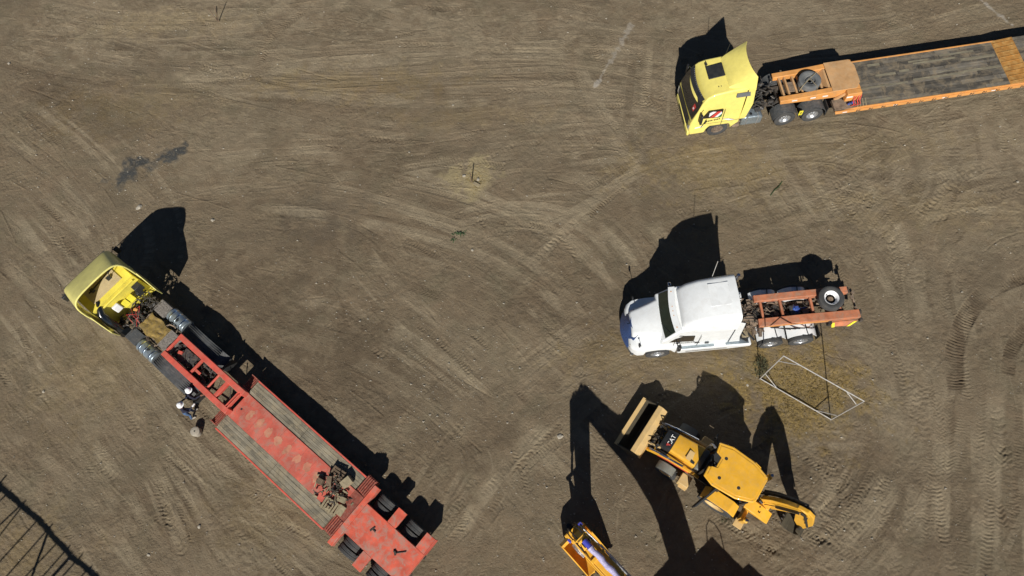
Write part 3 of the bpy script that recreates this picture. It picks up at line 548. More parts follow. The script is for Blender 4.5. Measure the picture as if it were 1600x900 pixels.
# roof deflector: closed fairing that flares to the rear
def defl(a, b_):
    x = -0.14 - .88 * a; y = (b_ - .5) * 2; half = 0.92 + .20 * a; top = 3.24 + 0.80 * (a ** 0.8) * (1 - .15 * abs(y) ** 3)
    edge = abs(y) > 0.999
    return (x - (0.30 * abs(y) ** 2.4 * a), y * half - .06, 3.16 if edge else top)
MB().grid(defl, 14, 18, 0.035).build('wind_deflector', 'yellow', V)
for s in (-1, 1):
    MB().slab([(-.96, s * 1.20, 1.15), (-.96, s * 1.22, 2.3), (-1.0, s * 1.06, 3.3), (-1.30, s * 1.06, 3.28), (-1.36, s * 1.22, 2.3), (-1.25, s * 1.2, 1.15)][::s], 0.035).build('side_fairing', 'yellow', V, bevel=.01)
    MB().slab([(-.45, s * 1.14, 2.86), (-.45, s * 1.085, 3.10), (-1.08, s * 1.085, 3.10), (-1.12, s * 1.14, 2.86)][::-s], 0.02).build('side_window', 'greydust', V, bevel=.01)
def front(t, z, off=0.012):      # point of the raked windscreen: t across -1..1, z height
    x = 1.36 + (z - 1.75) * (1.06 - 1.36) / (2.72 - 1.75); return Vector((x + off, t * hw(x, z) * .93, z))
MB().grid(lambda a, b_: front((b_ - .5) * 2, 1.60 + a * 1.12, .014 + .05 * (1 - (2 * b_ - 1) ** 2) if True else 0), 4, 12, .03).build('windscreen', 'glass', V)
ms = MB()
for s in (-1, 1): ms.slab([front(.75 * s, 1.6, .07), front(.60 * s, 1.62, .075), front(.2 * s, 1.9, .085), front(.22 * s, 1.86, .085)], .012)
ms.each('wiper', 'black', V)
MB().grid(lambda a, b_: (1.10 + .17 * a - .14 * (2 * b_ - 1) ** 2 + .06, (b_ - .5) * 2.0, 2.90 - .17 * a), 3, 14, .04).build('sun_visor', 'black', V)
MB().grid(lambda a, b_: (1.25 + .09 * a - .15 * (2 * b_ - 1) ** 2, (b_ - .5) * 1.75, 2.56 - .12 * a), 2, 14, .03).build('visor_strip', 'yellow', V)
fr = MB(); [fr.box((1.19 - .14 * (y / .95) ** 2, y, 2.93), (.03, .05, .03)) for y in [k * .11 for k in range(-7, 8)]]; fr.each('marker_lamp', 'alloy', V)
MB().slab([front(-.62 + 1.25, 1.95, .085), front(.80, 1.95, .08), front(.80, 2.25, .08), front(.62, 2.25, .085)][::1], .01).build('windscreen_sticker', 'redbit', V)
MB().slab([front(.68, 2.02, .10), front(.76, 2.02, .097), front(.76, 2.12, .097), front(.68, 2.12, .10)], .006).build('sticker_panel', 'whitebit', V)
g_ = MB().grid(lambda a, b_: (1.475 + .012, (b_ - .5) * 1.9, .85 + .62 * a), 1, 2, .03)
for k in range(7): g_.box((1.50, 0, .90 + k * .085), (.03, 1.86, .03))
g_.build('grille', 'black', V)
MB().bb(1.36, 1.50, -1.18, 1.18, .28, .62).build('bumper', 'yellow', V, bevel=.05)
MB().bb(1.49, 1.515, -.6, .6, .40, .58).build('lower_grille', 'black', V, bevel=.01)
for s in (-1, 1):
    MB().slab([(1.485, s * 1.0, .78), (1.485, s * 1.19, .80), (1.46, s * 1.21, 1.18), (1.485, s * 1.0, 1.02)][::s], .02).build('headlight', 'lamp', V, bevel=.008)
    # door glass, mirror and door marks
    Y = 1.246
    MB().slab([(.98, s * Y, 1.68), (.10, s * Y, 1.60), (.02, s * Y, 1.66), (.02, s * Y, 2.22), (.72, s * Y, 2.22)][::-s], .012).build('door_window', 'glass', V)
    m_ = MB().box((1.12, s * 1.47, 2.0), (.11, .24, .62)); mo = m_.build('mirror', 'black', V, bevel=.03)
    MB().tube([(1.0, s * 1.24, 2.35), (1.1, s * 1.42, 2.3)], .02).tube([(1.0, s * 1.24, 1.65), (1.1, s * 1.42, 1.7)], .02).each('arm', 'yellow', mo)
    st = MB().slab([(.88, s * (Y + .002), .95), (.92, s * (Y + .002), .95), (.75, s * (Y + .002), 1.55), (.70, s * (Y + .002), 1.55)][::-s], .006); st.build('door_seam', 'black', V)
    for k, (x0, zz) in enumerate(((.30, 1.45), (.42, 1.40), (.58, 1.36))): pass
    MB().bb(-.66, .62, s * 1.17, s * 1.235, .95, 1.18).build('arch_lip', 'yellow', V, bevel=.02)
d_ = MB()       # cloth folded over the left door window: red, white, green
MB().slab([(.60, 1.262, 1.72), (.40, 1.262, 1.72), (.12, 1.262, 2.12), (.32, 1.262, 2.14)], .008).build('window_pennant', 'redbit', V)
MB().slab([(.38, 1.262, 1.70), (.22, 1.262, 1.70), (.05, 1.262, 1.95), (.11, 1.262, 2.10)], .008).build('window_pennant', 'whitebit', V)
MB().slab([(.66, 1.262, 1.78), (.36, 1.262, 2.14), (.52, 1.262, 2.18), (.68, 1.262, 2.10)], .008).build('window_pennant', 'whitebit', V)
MB().slab([(.22, 1.264, 1.64), (.06, 1.264, 1.64), (.05, 1.264, 1.90)], .008).build('window_pennant', 'greenbit', V)
sw = MB()
for k, x0 in enumerate((.66, .58, .50, .42, .30, .22, .14, .06)): sw.bb(x0, x0 + .05, 1.252, 1.257, 1.36 + .012 * k, 1.43 + .012 * k)
sw.slab([(.80, 1.252, 1.22), (.74, 1.252, 1.24), (.66, 1.252, 1.44), (.76, 1.252, 1.36)], .006); sw.each('door_letter', 'black', V)
MB().slab([(-.05, 1.252, 1.45), (-.35, 1.252, 1.42), (-.7, 1.252, 1.25), (-.4, 1.252, 1.25)][::-1], .005).build('side_graphic', 'whitebit', V)
MB().slab([(1.2, 1.252, .9), (.85, 1.252, .98), (.8, 1.252, 1.08), (1.2, 1.252, 1.02)][::-1], .005).build('side_graphic', 'whitebit', V)
MB().slab([(.66, -.62, 3.135), (.66, .12, 3.135), (-.10, .12, 3.27), (-.10, -.62, 3.27)], .045).build('roof_hatch', 'black', V, bevel=.012)
rb = MB(); rb.box((.62, -.72, 3.2), (.09, .12, .06)); rb.tube([(.55, -.7, 3.18), (.62, -.78, 3.30)], .02); rb.box((-.1, -.92, 3.2), (.07, .07, .06)); rb.box((-.2, .82, 3.2), (.05, .05, .05)); rb.box((.2, .62, 3.18), (.04, .05, .06)); rb.box((.32, .62, 3.18), (.04, .05, .06)); rb.tube([(-.3, -.95, 3.2), (-.42, -1.0, 4.1)], .012); rb.each('roof_fitting', 'black', V)
for zz, xx in ((1.45, 1.49),): MB().bb(xx, xx + .012, -1.2, 1.2, zz, zz + .02).build('panel_seam', 'black', V)
for s in (-1, 1):
    MB().bb(-.08, -.06, s * 1.246, s * 1.252, .98, 2.2).build('door_seam', 'black', V)
    MB().bb(-.96, .9, s * 1.246, s * 1.250, 1.20, 1.212).build('panel_seam', 'fender', V)
# chassis
ch = MB()
for s in (-1, 1): ch.bb(-5.5, 1.2, s * .38, s * .46, .72, 1.0)
for x in (-1.5, -2.4, -3.2, -4.05, -4.9, -5.45): ch.bb(x - .06, x + .06, -.4, .4, .76, .94)
ch.build('chassis', 'chassis', V)
cl = MB(); clutter(cl, -3.0, -1.15, -.95, .75, .75, 1.35, 60); clutter(cl, -2.0, -1.15, -1.1, 1.0, .9, 1.5, 22); cl.build('engine_bay', 'grease', V)
ex = MB().cyl((-1.3, -.55, .9), (-1.3, -.55, 2.6), .09, 14).cyl((-1.75, -.75, .8), (-1.75, -.75, 1.55), .28, 18); ex.each('air_cleaner', 'black', V)
hs = MB()
for k in range(5):
    y = -.4 + .2 * k; hs.tube([(-1.05, y, 1.9 - .1 * k), (-1.35, y + .1, 1.3), (-1.9, y, 1.15), (-2.3, y * .5, 1.35)], .022)
hs.each('air_hose', 'black', V)
for s in (-1, 1):
    tk = MB().prism([(-1.15 - 1.05 + .0, .45), (-1.15, .45), (-1.15, .95), (-1.3, 1.08), (-2.05, 1.08), (-2.2, .95)], *((.62, 1.16) if s > 0 else (-1.16, -.62))); tko = tk.build('fuel_tank', 'tank', V, bevel=.07, seg=3)
    sr = MB(); [sr.box((x, s * .89, .77), (.05, .58, .66)) for x in (-1.4, -1.95)]; sr.each('strap', 'alloy', tko, bevel=.04)
    MB().cyl((-1.6, s * 1.0, 1.08), (-1.6, s * 1.0, 1.14), .06, 14).build('filler_cap', 'black', tko)
    MB().bb(-1.12, -.75, s * .85, s * 1.15, .40, .62).bb(-1.12, -.75, s * .95, s * 1.12, .72, .80).each('step', 'brownmetal', V, bevel=.02)
    for xc in (-3.38, -4.75):
        f_ = MB(); f_.grid(lambda a, b_: (xc + .62 * math.cos(PI * (.04 + .92 * a)), s * (.62 + .60 * b_), .50 + .60 * math.sin(PI * (.04 + .92 * a))), 16, 3, .02); f_.build('mudguard', 'fender', V)
        wheel(V, xc, s * 1.06, .5, s, .5, .29, 'alloy'); wheel(V, xc, s * .74, .5, s, .5, .27, 'brownmetal')
    MB().bb(-5.42, -5.38, s * .62, s * 1.22, .35, .95).build('mudflap', 'black', V)
    wheel(V, 0, s * 1.06, .5, s, .5, .30, 'brownmetal', deep=False)
ax = MB(); [ax.cyl((x, -1, .5), (x, 1, .5), .09, 12) for x in (0, -3.38, -4.75)]; [ax.lathe([(0, -.22), (.2, -.15), (.24, 0), (.2, .15), (0, .22)], (x, 0, .5), 'y', 16) for x in (-3.38, -4.75)]; ax.build('axle', 'chassis', V)
pl = MB().bb(-4.16, -3.98, 1.18, 1.21, .70, 1.02).build('marker_plate', 'yellowbit', V); MB().bb(-4.11, -4.03, 1.21, 1.214, .78, .84).bb(-4.11, -4.03, 1.21, 1.214, .88, .94).build('plate_mark', 'black', pl)
MB().bb(-4.6, -3.5, -.42, .42, 1.02, 1.10).lathe([(0, 0), (.42, 0), (.42, .06), (0, .06)], (-4.05, 0, 1.1), 'z', 24).build('fifth_wheel', 'chassis', V)

# ------------------------------------------------------------------ orange step-deck trailer
T = empty('lowboy_trailer', (8.0, 21.51, 0), -172.7, 'orange low-loader trailer with dark patchy plank deck behind the yellow high-roof tractor', 'trailer')
Dk = -172.7
YL = 1.46; YR = -1.33
gn_ = MB()
for y0, y1 in ((.43, .72), (-.98, -.70)): gn_.prism([(-3.05, 1.38), (-3.1, 1.12), (-6.6, 1.02), (-6.9, 1.10), (-6.9, 1.58), (-5.9, 1.58), (-4.3, 1.44)], y0, y1)
gn_.each('gooseneck_beam', 'orange', T, bevel=.02)
cm = MB()
for x in (-3.35, -3.62, -4.0, -4.28): cm.bb(x - .045, x + .045, -.70, .43, 1.15, 1.34)
cm.bb(-5.25, -5.15, -.70, .43, 1.15, 1.42); cm.prism([(-5.55, 1.52), (-5.3, 1.1), (-5.24, 1.1), (-5.45, 1.52)], -.70, .43); cm.each('cross_member', 'tanorange', T, bevel=.012)
MB().bb(-4.0, -3.6, -.4, .15, 1.2, 1.28).build('coupler_plate', 'brownmetal', T, bevel=.01)
sp_ = MB(); clutter(sp_, -5.15, -4.85, -.5, .4, 1.1, 1.4, 14); sp_.build('hydraulic_hoses', 'grease', T)
MB().prismz([(-5.55, -.98), (-5.55, .72), (-6.7, .72), (-6.95, .4), (-6.98, -.6), (-6.8, -.98)], 1.585, 1.61).build('neck_plate', 'tanorange', T, bevel=.008)
MB().prism([(-6.2, 1.58), (-6.9, 1.58), (-7.0, 1.0), (-6.2, 1.0)], .725, 1.02).build('neck_shoulder', 'orange', T, bevel=.03)
MB().prism([(-5.95, 1.0), (-5.75, 1.0), (-6.4, 1.55), (-6.5, 1.55)], .74, .84).build('brace', 'tanorange', T, bevel=.01)
MB().bb(-5.72, -7.0, .72, YL - .14, .70, .86).bb(-5.95, -7.0, -1.3, -.98, .72, .86).each('front_shelf', 'brownmetal', T)
hj = MB()
for k in range(9):
    x = -6.75 + random.uniform(-.2, .2); hj.tube([(x, 1.0, 1.4), (x + .05, 1.15, 1.15), (x - .05, 1.2, .92), (x + .1, 1.25, .9)], .012)
hj.build('air_line', 'redbit', T); MB().box((-6.6, 1.12, 1.0), (.14, .1, .12)).cyl((-6.5, 1.1, .95), (-6.35, 1.2, 1.0), .05, 10).build('glad_hand', 'blueenamel', T, bevel=.02)
pp = MB(); [pp.beam((-6.9 - .14 * k, .9, .89), (-6.82 - .14 * k, 1.32, .89), .05, .04) for k in range(4)]; pp.each('ramp_slat', 'palewood', T)
# deck: planks of different length and tone, in courses
X0, X1 = -7.0, -14.3
pk = MB(); yy = YR + .08; c_ = 0; random.seed(4)
while yy < YL - .16:
    wv = random.choice((.16, .20, .24)); wv = min(wv, YL - .15 - yy); x = X0
    while x > X1 + .01:
        l_ = random.uniform(1.2, 3.8); xe = max(X1, x - l_); pk.bb(x - .006, xe + .006, yy + .004, yy + wv - .004, .84, .90 + random.uniform(-.006, .006)); x = xe
    yy += wv; c_ += 1
pk.build('deck_planks', 'woodx', T)
ps = MB()
for x, xe, y, wv in ((-7.2, -9.6, .30, .10), (-8.2, -9.2, -.35, .14), (-9.4, -9.9, -.40, .13), (-9.9, -12.4, .22, .12), (-12.4, -14.2, .15, .13), (-10.0, -11.0, -.85, .09), (-10.2, -12.3, -.72, .1), (-11.6, -13.3, -.95, .10), (-12.5, -14.2, -.55, .15), (-7.1, -8.6, 1.06, .12), (-8.0, -8.6, -1.0, .12), (-11.2, -12.9, .02, .03)):
    ps.bb(x, xe, y, y + wv, .88, .909)
ps.each('replacement_plank', 'deckpale', T)
MB().prism([(X0 + .0, .90), (X0 + .8, .80), (X0 + .8, .7), (-30, .7), (-30, .90)], YL - .14, YL - .08).prism([(X0 + 1.3, .84), (X0 + 1.25, .68), (-22, .66), (-22, .86)], YL - .08, YL).bb(X0, -22, YR, YR + .075, .70, .91).each('side_rail', 'orange', T, bevel=.008)
rk = MB()
for k in range(14):
    x = -6.8 - k * .62; rk.bb(x, x + .035, YL + .002, YL + .02, .70, .84); rk.tube([(x - .12, YL + .03, .84), (x - .06, YL + .05, .76), (x, YL + .03, .84)], .012, 6)
rk.each('lashing_ring', 'chassis', T)
rf = MB(); [rf.bb(x, x + .22, YL + .002, YL + .006, .74, .80) for x in (-6.3, -8.8, -11.2, -13.6)]; rf.each('reflector', 'whitebit', T)
sk = MB(); [sk.bb(x, x + .26, .722, .727, 1.25, 1.33) for x in (-3.9, -4.8, -5.4)]; sk.bb(-6.5, -6.2, 1.02, 1.026, 1.3, 1.4); sk.each('reflector', 'whitebit', T)
# ochre ramp plate that climbs to the rear deck
rp_ = MB().prism([(X1, .90), (X1, .86), (X1 - 1.0, .96), (X1 - 1.0, 1.02)], YR + .02, YL - .14)
for y in np.linspace(YR + .2, YL - .3, 9): rp_.prism([(X1 - .05, .912), (X1 - .05, .93), (X1 - .95, 1.04), (X1 - .95, 1.02)], y, y + .04)
rp_.build('ramp_plate', 'ochre', T, bevel=.006)
rd = MB(); yy = YR + .05
while yy < YL - .16: rd.bb(X1 - 1.0, -22, yy + .004, min(yy + .19, YL - .14), .96, 1.02 + random.uniform(-.004, .004)); yy += .2
rd.build('rear_planks', 'woodx', T)
fr_ = MB()
for y in (-.75, .75): fr_.bb(-6.9, -22, y - .08, y + .08, .40, .78)
for k in range(14): fr_.bb(-7.3 - k, -7.2 - k, YR + .1, YL - .2, .55, .78)
fr_.build('frame', 'chassis', T)
for x in (-17.2, -18.5, -19.8):
    for s in (-1, 1): wheel(T, x, s * .98, .42, s, .42, .26, 'brownmetal')
# spare tyre strapped to the gooseneck
SP = empty('spare_wheel', V.matrix_basis @ Vector((-4.62, -.07, 1.42)), 20, 'grey spare wheel with rim face up, strapped down on the orange trailer neck', 'spare wheel')
t_ = MB().lathe(tyre_profile(.53, .30, .30), (0, 0, .15), 'z', 40).build('tyre', 'greydust', SP)
r_ = MB().lathe([(.10, .14), (.24, .14), (.27, .25), (.312, .26), (.312, .04), (.29, .04), (.27, .10), (.10, .10), (.10, .14)], (0, 0, .02), 'z', 32).build('rim', 'greydust', SP)
hb = MB(); [hb.cyl((.18 * math.cos(a), .18 * math.sin(a), .16), (.18 * math.cos(a), .18 * math.sin(a), .168), .028, 10) for a in [k * PI / 4 for k in range(8)]]; hb.each('vent_hole', 'black', r_)
MB().tube([(-.62, -.25, .0), (-.50, -.2, .30), (-.1, 0, .325), (.4, .22, .32), (.62, .42, .02)], .018, 6).tube([(.12, -.62, 0), (.1, -.5, .30), (.02, -.1, .325), (.0, .0, .33)], .016, 6).build('strap', 'palewood', SP)
M_ = 0
# ------------------------------------------------------------------ white bonneted tractor, middle right
W = empty('semi_truck', (4.28, 10.03, 0), -175.8, 'white long-nosed sleeper tractor with chrome grille coloured blue as reflected sky and orange neck on its rear frame', 'truck')
def ring(x, hw_, zb, zt, r=.18, crown=.04, n=6):
    pts = [(x, -hw_, zb)]
    for k in range(n + 1):
        a = PI - PI / 2 * k / n; pts.append((x, -hw_ + r + r * math.cos(a), zt - r + r * math.sin(a)))
    for k in (1, 2, 3): f_ = k / 4; pts.append((x, (-hw_ + r) + (2 * hw_ - 2 * r) * f_, zt + crown * (1 - (2 * f_ - 1) ** 2)))
    for k in range(n + 1):
        a = PI / 2 - PI / 2 * k / n; pts.append((x, hw_ - r + r * math.cos(a), zt - r + r * math.sin(a)))
    pts.append((x, hw_, zb)); return pts
hood = MB().loft([ring(1.10, .52, .7, 1.44, .20), ring(1.02, .60, .7, 1.54, .2), ring(.7, .66, .7, 1.70, .2, .06), ring(.25, .78, .75, 1.84, .2, .06), ring(-.09, .90, .8, 1.96, .2, .06)]).build('hood', 'white', W)
# fenders with headlights
for s in (-1, 1):
    def fend(x, y0, y1, zt, zb): return [(x, s * y0, zb), (x, s * y0, zt), (x, s * (y0 * .4 + y1 * .6), zt), (x, s * (y1 - .03), zt - .05), (x, s * y1, zt - .16), (x, s * y1, zb)]
    f_ = MB().loft([fend(1.22, .35, .86, .95, .45), fend(1.12, .35, 1.04, 1.10, .42), fend(.88, .4, 1.17, 1.20, .40), fend(.62, .5, 1.20, 1.26, .5), fend(.55, .5, 1.20, 1.27, .90), fend(.3, .55, 1.21, 1.30, 1.04), fend(0, .6, 1.21, 1.31, 1.08), fend(-.3, .6, 1.21, 1.30, 1.04), fend(-.55, .7, 1.21, 1.26, .88), fend(-.68, .7, 1.20, 1.22, .6), fend(-.78, .7, 1.19, 1.15, .45)]).build('front_fender', 'white', W)
    MB().grid(lambda a, b_: (1.20 - .26 * b_ - .02 * a, s * (.80 + .28 * b_), .80 + .22 * a + .05 * b_), 2, 6, .03).build('headlight', 'lamp', W)
    MB().slab([(1.19, s * .84, .88), (1.02, s * 1.03, .93), (1.02, s * 1.03, .98), (1.19, s * .84, .92)][::s], .04).build('lamp_bezel', 'brownmetal', W)
MB().grid(lambda a, b_: (1.44 - .20 * (2 * b_ - 1) ** 2 - .40 * a, (2 * b_ - 1) * (.80 - .22 * a), .55 + .96 * a), 3, 10, .05).build('grille', 'skygrille', W)
gs = MB()
for k in range(9): gs.grid(lambda a, b_: (1.465 - .20 * (2 * b_ - 1) ** 2 - .40 * (k + a * .25) / 9, (2 * b_ - 1) * .56, .58 + .09 * (k + a * .25)), 1, 10, .02)
gs.build('grille_bar', 'skygrille', W)
MB().grid(lambda a, b_: (1.36 - .34 * abs(2 * b_ - 1) ** 2.0, (2 * b_ - 1) * 1.10, .30 + .22 * a), 2, 14, .07).build('bumper', 'fender', W, bevel=.02)
MB().box((1.18, 0, 1.47), (.16, .05, .03)).build('hood_emblem', 'chrome', W)
# cab
ch_ = lambda x, z: 1.10 if z < 1.9 else 1.10 - (z - 1.9) * .10
prof = [(-.05, .62), (-.05, 1.92), (-.17, 2.02), (-.65, 2.78), (-1.0, 2.86), (-1.85, 2.86), (-3.02, 2.86), (-3.02, .85), (-2.0, .62)]
MB().prism(prof, ch_).build('cab', 'white', W, bevel=.07, seg=3)
def rring(x, hw_, zt, r=.25): return ring(x, hw_, 2.70, zt, r, .05)
def taper(x, hw_, zt, nar):
    return [(p[0], p[1] * (1 - (1 - nar) * max(0, (p[2] - 2.7) / 1.1)), p[2]) for p in rring(x, hw_, zt)]
MB().loft([taper(-.80, .86, 2.86 + .10, .95), taper(-.92, .94, 3.12, .93), taper(-1.15, 1.0, 3.36, .9), taper(-1.6, 1.05, 3.62, .88), taper(-2.4, 1.08, 3.78, .88), taper(-3.03, 1.09, 3.82, .9)]).build('sleeper_roof', 'white', W)
rp = MB().slab([(-1.9, -.62, 3.735), (-2.7, -.62, 3.85), (-2.7, .35, 3.86), (-1.9, .35, 3.745)], .012); rp.build('roof_panel', 'white', W, bevel=.01)
MB().grid(lambda a, b_: (-.15 - .46 * a + .07 * (1 - (2 * b_ - 1) ** 2) - .05, (2 * b_ - 1) * (1.0 - .08 * a), 2.04 + .70 * a + .03), 4, 12, .03).build('windscreen', 'greenglass', W)
wi = MB()
for y in (-.4, .35): wi.tube([(-.11, y, 2.10), (-.21, y + .25, 2.22), (-.35, y + .55, 2.42)], .012, 6)
wi.box((-.21, 0, 2.13), (.05, 1.7, .02)); wi.build('wiper', 'black', W)
MB().grid(lambda a, b_: (-.52 - .24 * a + .10 * (1 - (2 * b_ - 1) ** 2), (2 * b_ - 1) * (1.0 - .03 * a), 2.74 + .10 * a), 2, 14, .05).build('sun_visor', 'white', W)
ml = MB(); [ml.box((-.62 + .08 * (1 - (y / 1) ** 2), y, 2.83), (.06, .04, .03)) for y in (-.78, -.12, .08, .28, .8)]; ml.each('marker_lamp', 'orange', W)
for (x0, x1, y0, y1, z0, z1) in ((-.12, .9, -.006, .006, 1.70, 1.98),): pass


for s in (-1, 1):
    MB().slab([(-.38, s * 1.10, 1.72), (-1.42, s * 1.10, 1.62), (-1.40, s * 1.065, 2.20), (-.74, s * 1.05, 2.42)][::-s], .018).build('door_window', 'glass', W)
    o_ = MB().box((-.72, s * 1.42, 1.85), (.14, .18, .46)).build('mirror', 'chrome' if s < 0 else 'black', W, bevel=.03)
    MB().tube([(-.75, s * 1.08, 2.2), (-.72, s * 1.42, 2.12)], .02).tube([(-.75, s * 1.08, 1.45), (-.72, s * 1.42, 1.6)], .02).each('arm', 'black', o_)
    MB().tube([(1.0 - .25, s * 1.0, 1.20), (.86, s * 1.08, 1.62)], .012).lathe([(0, -.05), (.07, -.035), (.11, 0), (.09, .03), (0, .05)], (.88, s * 1.08, 1.66), 'x', 14).build('hood_mirror', 'black', W)
    MB().bb(-1.70, -1.50, s * 1.108, s * 1.125, 1.35, 1.42).build('door_handle', 'black', W)
    MB().bb(-.62, -.60, s * 1.103, s * 1.109, .75, 1.75).bb(-1.66, -1.64, s * 1.103, s * 1.109, .75, 2.3).each('door_seam', 'fender', W)
    MB().prism([(-.85, .40), (-2.95, .42), (-4.05, .55), (-4.05, .80), (-3.0, .93), (-.85, .95)], *((.85, 1.24) if s > 0 else (-1.24, -.85))).build('side_skirt', 'white', W, bevel=.06)
    MB().bb(-1.0, -2.4, s * 1.0, s * 1.22, .952, .965).bb(-2.9, -3.9, s * 1.0, s * 1.2, .93, .955).each('step_tread', 'tank', W)
    MB().slab([(-3.03, s * 1.10, 1.0), (-3.03, s * 1.0, 3.3), (-3.30, s * 1.0, 3.1), (-3.38, s * 1.08, 1.6), (-3.5, s * 1.1, 1.0)][::s], .03).build('side_extender', 'white', W, bevel=.01)
dl = MB(); [dl.bb(-.80 - .085 * k, -.755 - .085 * k, 1.104, 1.108, 1.42, 1.49 + .02 * (k % 3)) for k in range(9)]; dl.build('door_lettering', 'fender', W)
MB().bb(-1.95, -2.12, 1.13, 1.14, 1.20, 1.38).build('vent_panel', 'fender', W)
MB().tube([(-2.2, -1.0, 3.6), (-2.35, -1.35, 4.3)], .012, 6).build('aerial', 'pipe', W)
# frame, tanks, engine bits and wheels
ch = MB()
for s in (-1, 1): ch.bb(-7.6, .9, s * .38, s * .46, .72, 1.0)
for x in (-3.4, -4.2, -5.6, -6.9, -7.55): ch.bb(x - .06, x + .06, -.4, .4, .76, .94)
ch.build('chassis', 'brownmetal', W)
cl = MB(); clutter(cl, -4.6, -3.1, -.75, .8, .8, 1.15, 75, .55, .35); cl.bb(-3.15, -3.6, -.9, .95, .9, .94); cl.build('catwalk_fittings', 'brownmetal', W)
c2_ = MB(); clutter(c2_, -3.5, -3.05, -.95, -.4, 1.0, 1.9, 26, .5); c2_.tube([(-3.25, -.95, 1.0), (-3.25, -.95, 3.2), (-3.3, -1.0, 3.5)], .07, 12).build('exhaust_stack', 'chrome', W)
MB().tube([(-3.05, .62, 2.0), (-3.5, .75, 1.3), (-3.9, 1.0, 1.0)], .03, 8).beam((-3.2, .75, 1.1), (-3.85, 1.12, 1.0), .1, .06).beam((-3.7, .5, 1.1), (-4.15, 1.1, .95), .08, .05).each('support_strut', 'black', W)
MB().box((-3.75, .82, 1.05), (.28, .3, .16)).build('battery_box', 'palewood', W, bevel=.02)
def mg(xc, s, mt, nm='mudguard'):
    o_ = MB().grid(lambda a, b_: (xc + .66 * math.cos(PI * (.13 + .74 * a)), s * (.50 + .62 * b_), .52 + .64 * math.sin(PI * (.13 + .74 * a)) - .03 * b_ * b_), 16, 5, .025).build(nm, mt, W)
    return o_
for s in (-1, 1):
    for xc in (-4.93, -6.25):
        g = mg(xc, s, 'white')
        MB().tube([(xc - .1, s * .55, 1.19), (xc - .12, s * .95, 1.17), (xc - .15, s * 1.12, 1.14)], .022, 6).tube([(xc - .28, s * .62, 1.15), (xc + .1, s * .64, 1.19)], .02, 6).tube([(xc - .35, s * 1.12, 1.10), (xc + .1, s * 1.12, 1.15)], .02, 6).each('bracket', 'black', g)
        wheel(W, xc, s * 1.10, .5, s, .52, .29, 'alloy', deep=False); wheel(W, xc, s * .74, .5, s, .5, .27, 'alloy')
    MB().bb(-7.0, -6.97, s * .62, s * 1.15, .3, .85).build('mudflap', 'black', W)
    MB().cyl((-1.2, s * .95, .62), (-3.0, s * .95, .62), .30, 20).build('fuel_tank', 'alloy', W)
    wheel(W, 0, s * 1.09, .5, s, .52, .29, 'alloy', deep=False)
ax = MB(); [ax.cyl((x, -1, .5), (x, 1, .5), .09, 12) for x in (0, -4.93, -6.25)]; ax.build('axle', 'chassis', W)
ax = MB(); [ax.lathe([(0, -.24), (.2, -.17), (.26, 0), (.2, .17), (0, .24)], (x, 0, .62), 'y', 16) for x in (-4.93,)]; ax.build('differential', 'grease', W)
MB().lathe([(0, -.2), (.16, -.17), (.22, 0), (.16, .17), (0, .2)], (-6.1, -.05, 1.12), 'y', 18).box((-6.1, -.05, 1.32), (.14, .14, .12)).cyl((-6.35, -.1, 1.05), (-6.75, -.15, 1.0), .04, 10).build('brake_chamber', 'blueenamel', W)
c3 = MB(); clutter(c3, -6.9, -4.4, -.36, .36, .80, 1.18, 70, .5, .3); c3.box((-5.2, 0, 1.05), (.75, .62, .10), (0, 0, 4)); c3.lathe([(.12, 0), (.36, 0), (.36, .07), (.12, .07)], (-5.3, 0, 1.10), 'z', 24); c3.box((-5.95, .05, 1.22), (.26, .5, .1)); c3.build('fifth_wheel', 'grease', W)
c7 = MB(); clutter(c7, -5.6, -4.3, -.45, .40, .95, 1.22, 34, .6, .22); c7.build('frame_fittings', 'brownmetal', W); c8 = MB(); clutter(c8, -8.2, -6.6, -.45, .28, .95, 1.2, 30, .5, .26); c8.build('tail_fittings', 'brownmetal', W)
hz = MB()
for k in range(6): hz.tube([(-3.6, .3 - .1 * k, 1.3), (-4.2, .35 - .15 * k, 1.28), (-4.9, .7, 1.25 - .02 * k), (-5.7 - .2 * k, .85, 1.18), (-6.6, .62, 1.05)][:4 + k % 2], .014, 6)
hz.build('air_hose', 'black', W)

# ------------------------------------------------------------------ detached orange neck carried on the fifth wheel
G = empty('gooseneck', (4.28, 10.03, 0), -175.8, 'detached orange trailer neck lying on the rear frame of the white tractor', 'trailer neck')
for (pts, y0, y1) in (([(-4.35, 1.25), (-4.35, 1.42), (-6.3, 1.52), (-8.62, 1.50), (-8.62, 1.30), (-8.1, 1.15), (-6.6, 1.18)], .30, .66), ([(-4.35, 1.25), (-4.35, 1.42), (-6.3, 1.52), (-8.35, 1.52), (-8.35, 1.30), (-8.1, 1.15), (-6.6, 1.18)], -.78, -.48)):
    MB().prism(pts, y0, y1).build('main_beam', 'orange2', G, bevel=.02)
MB().prism([(-4.5, 1.28), (-4.5, 1.36), (-7.3, 1.42), (-7.3, 1.28)], .66, .672).build('side_stripe', 'orange', G)
gm_ = MB()
for x in (-4.6, -5.45, -6.75, -7.9): gm_.bb(x - .05, x + .05, -.48, .30, 1.26, 1.40)
gm_.each('cross_member', 'orange2', G, bevel=.01)
rf_ = MB(); [rf_.box((-8.5 + random.uniform(-.15, .15), y, 1.38), (.10, .12, .14), (0, 0, 20)) for y in (-.5, -.3, .2)]; rf_.bb(-8.62, -8.56, -.74, .3, 1.2, 1.28); rf_.build('end_bracket', 'brownmetal', G)
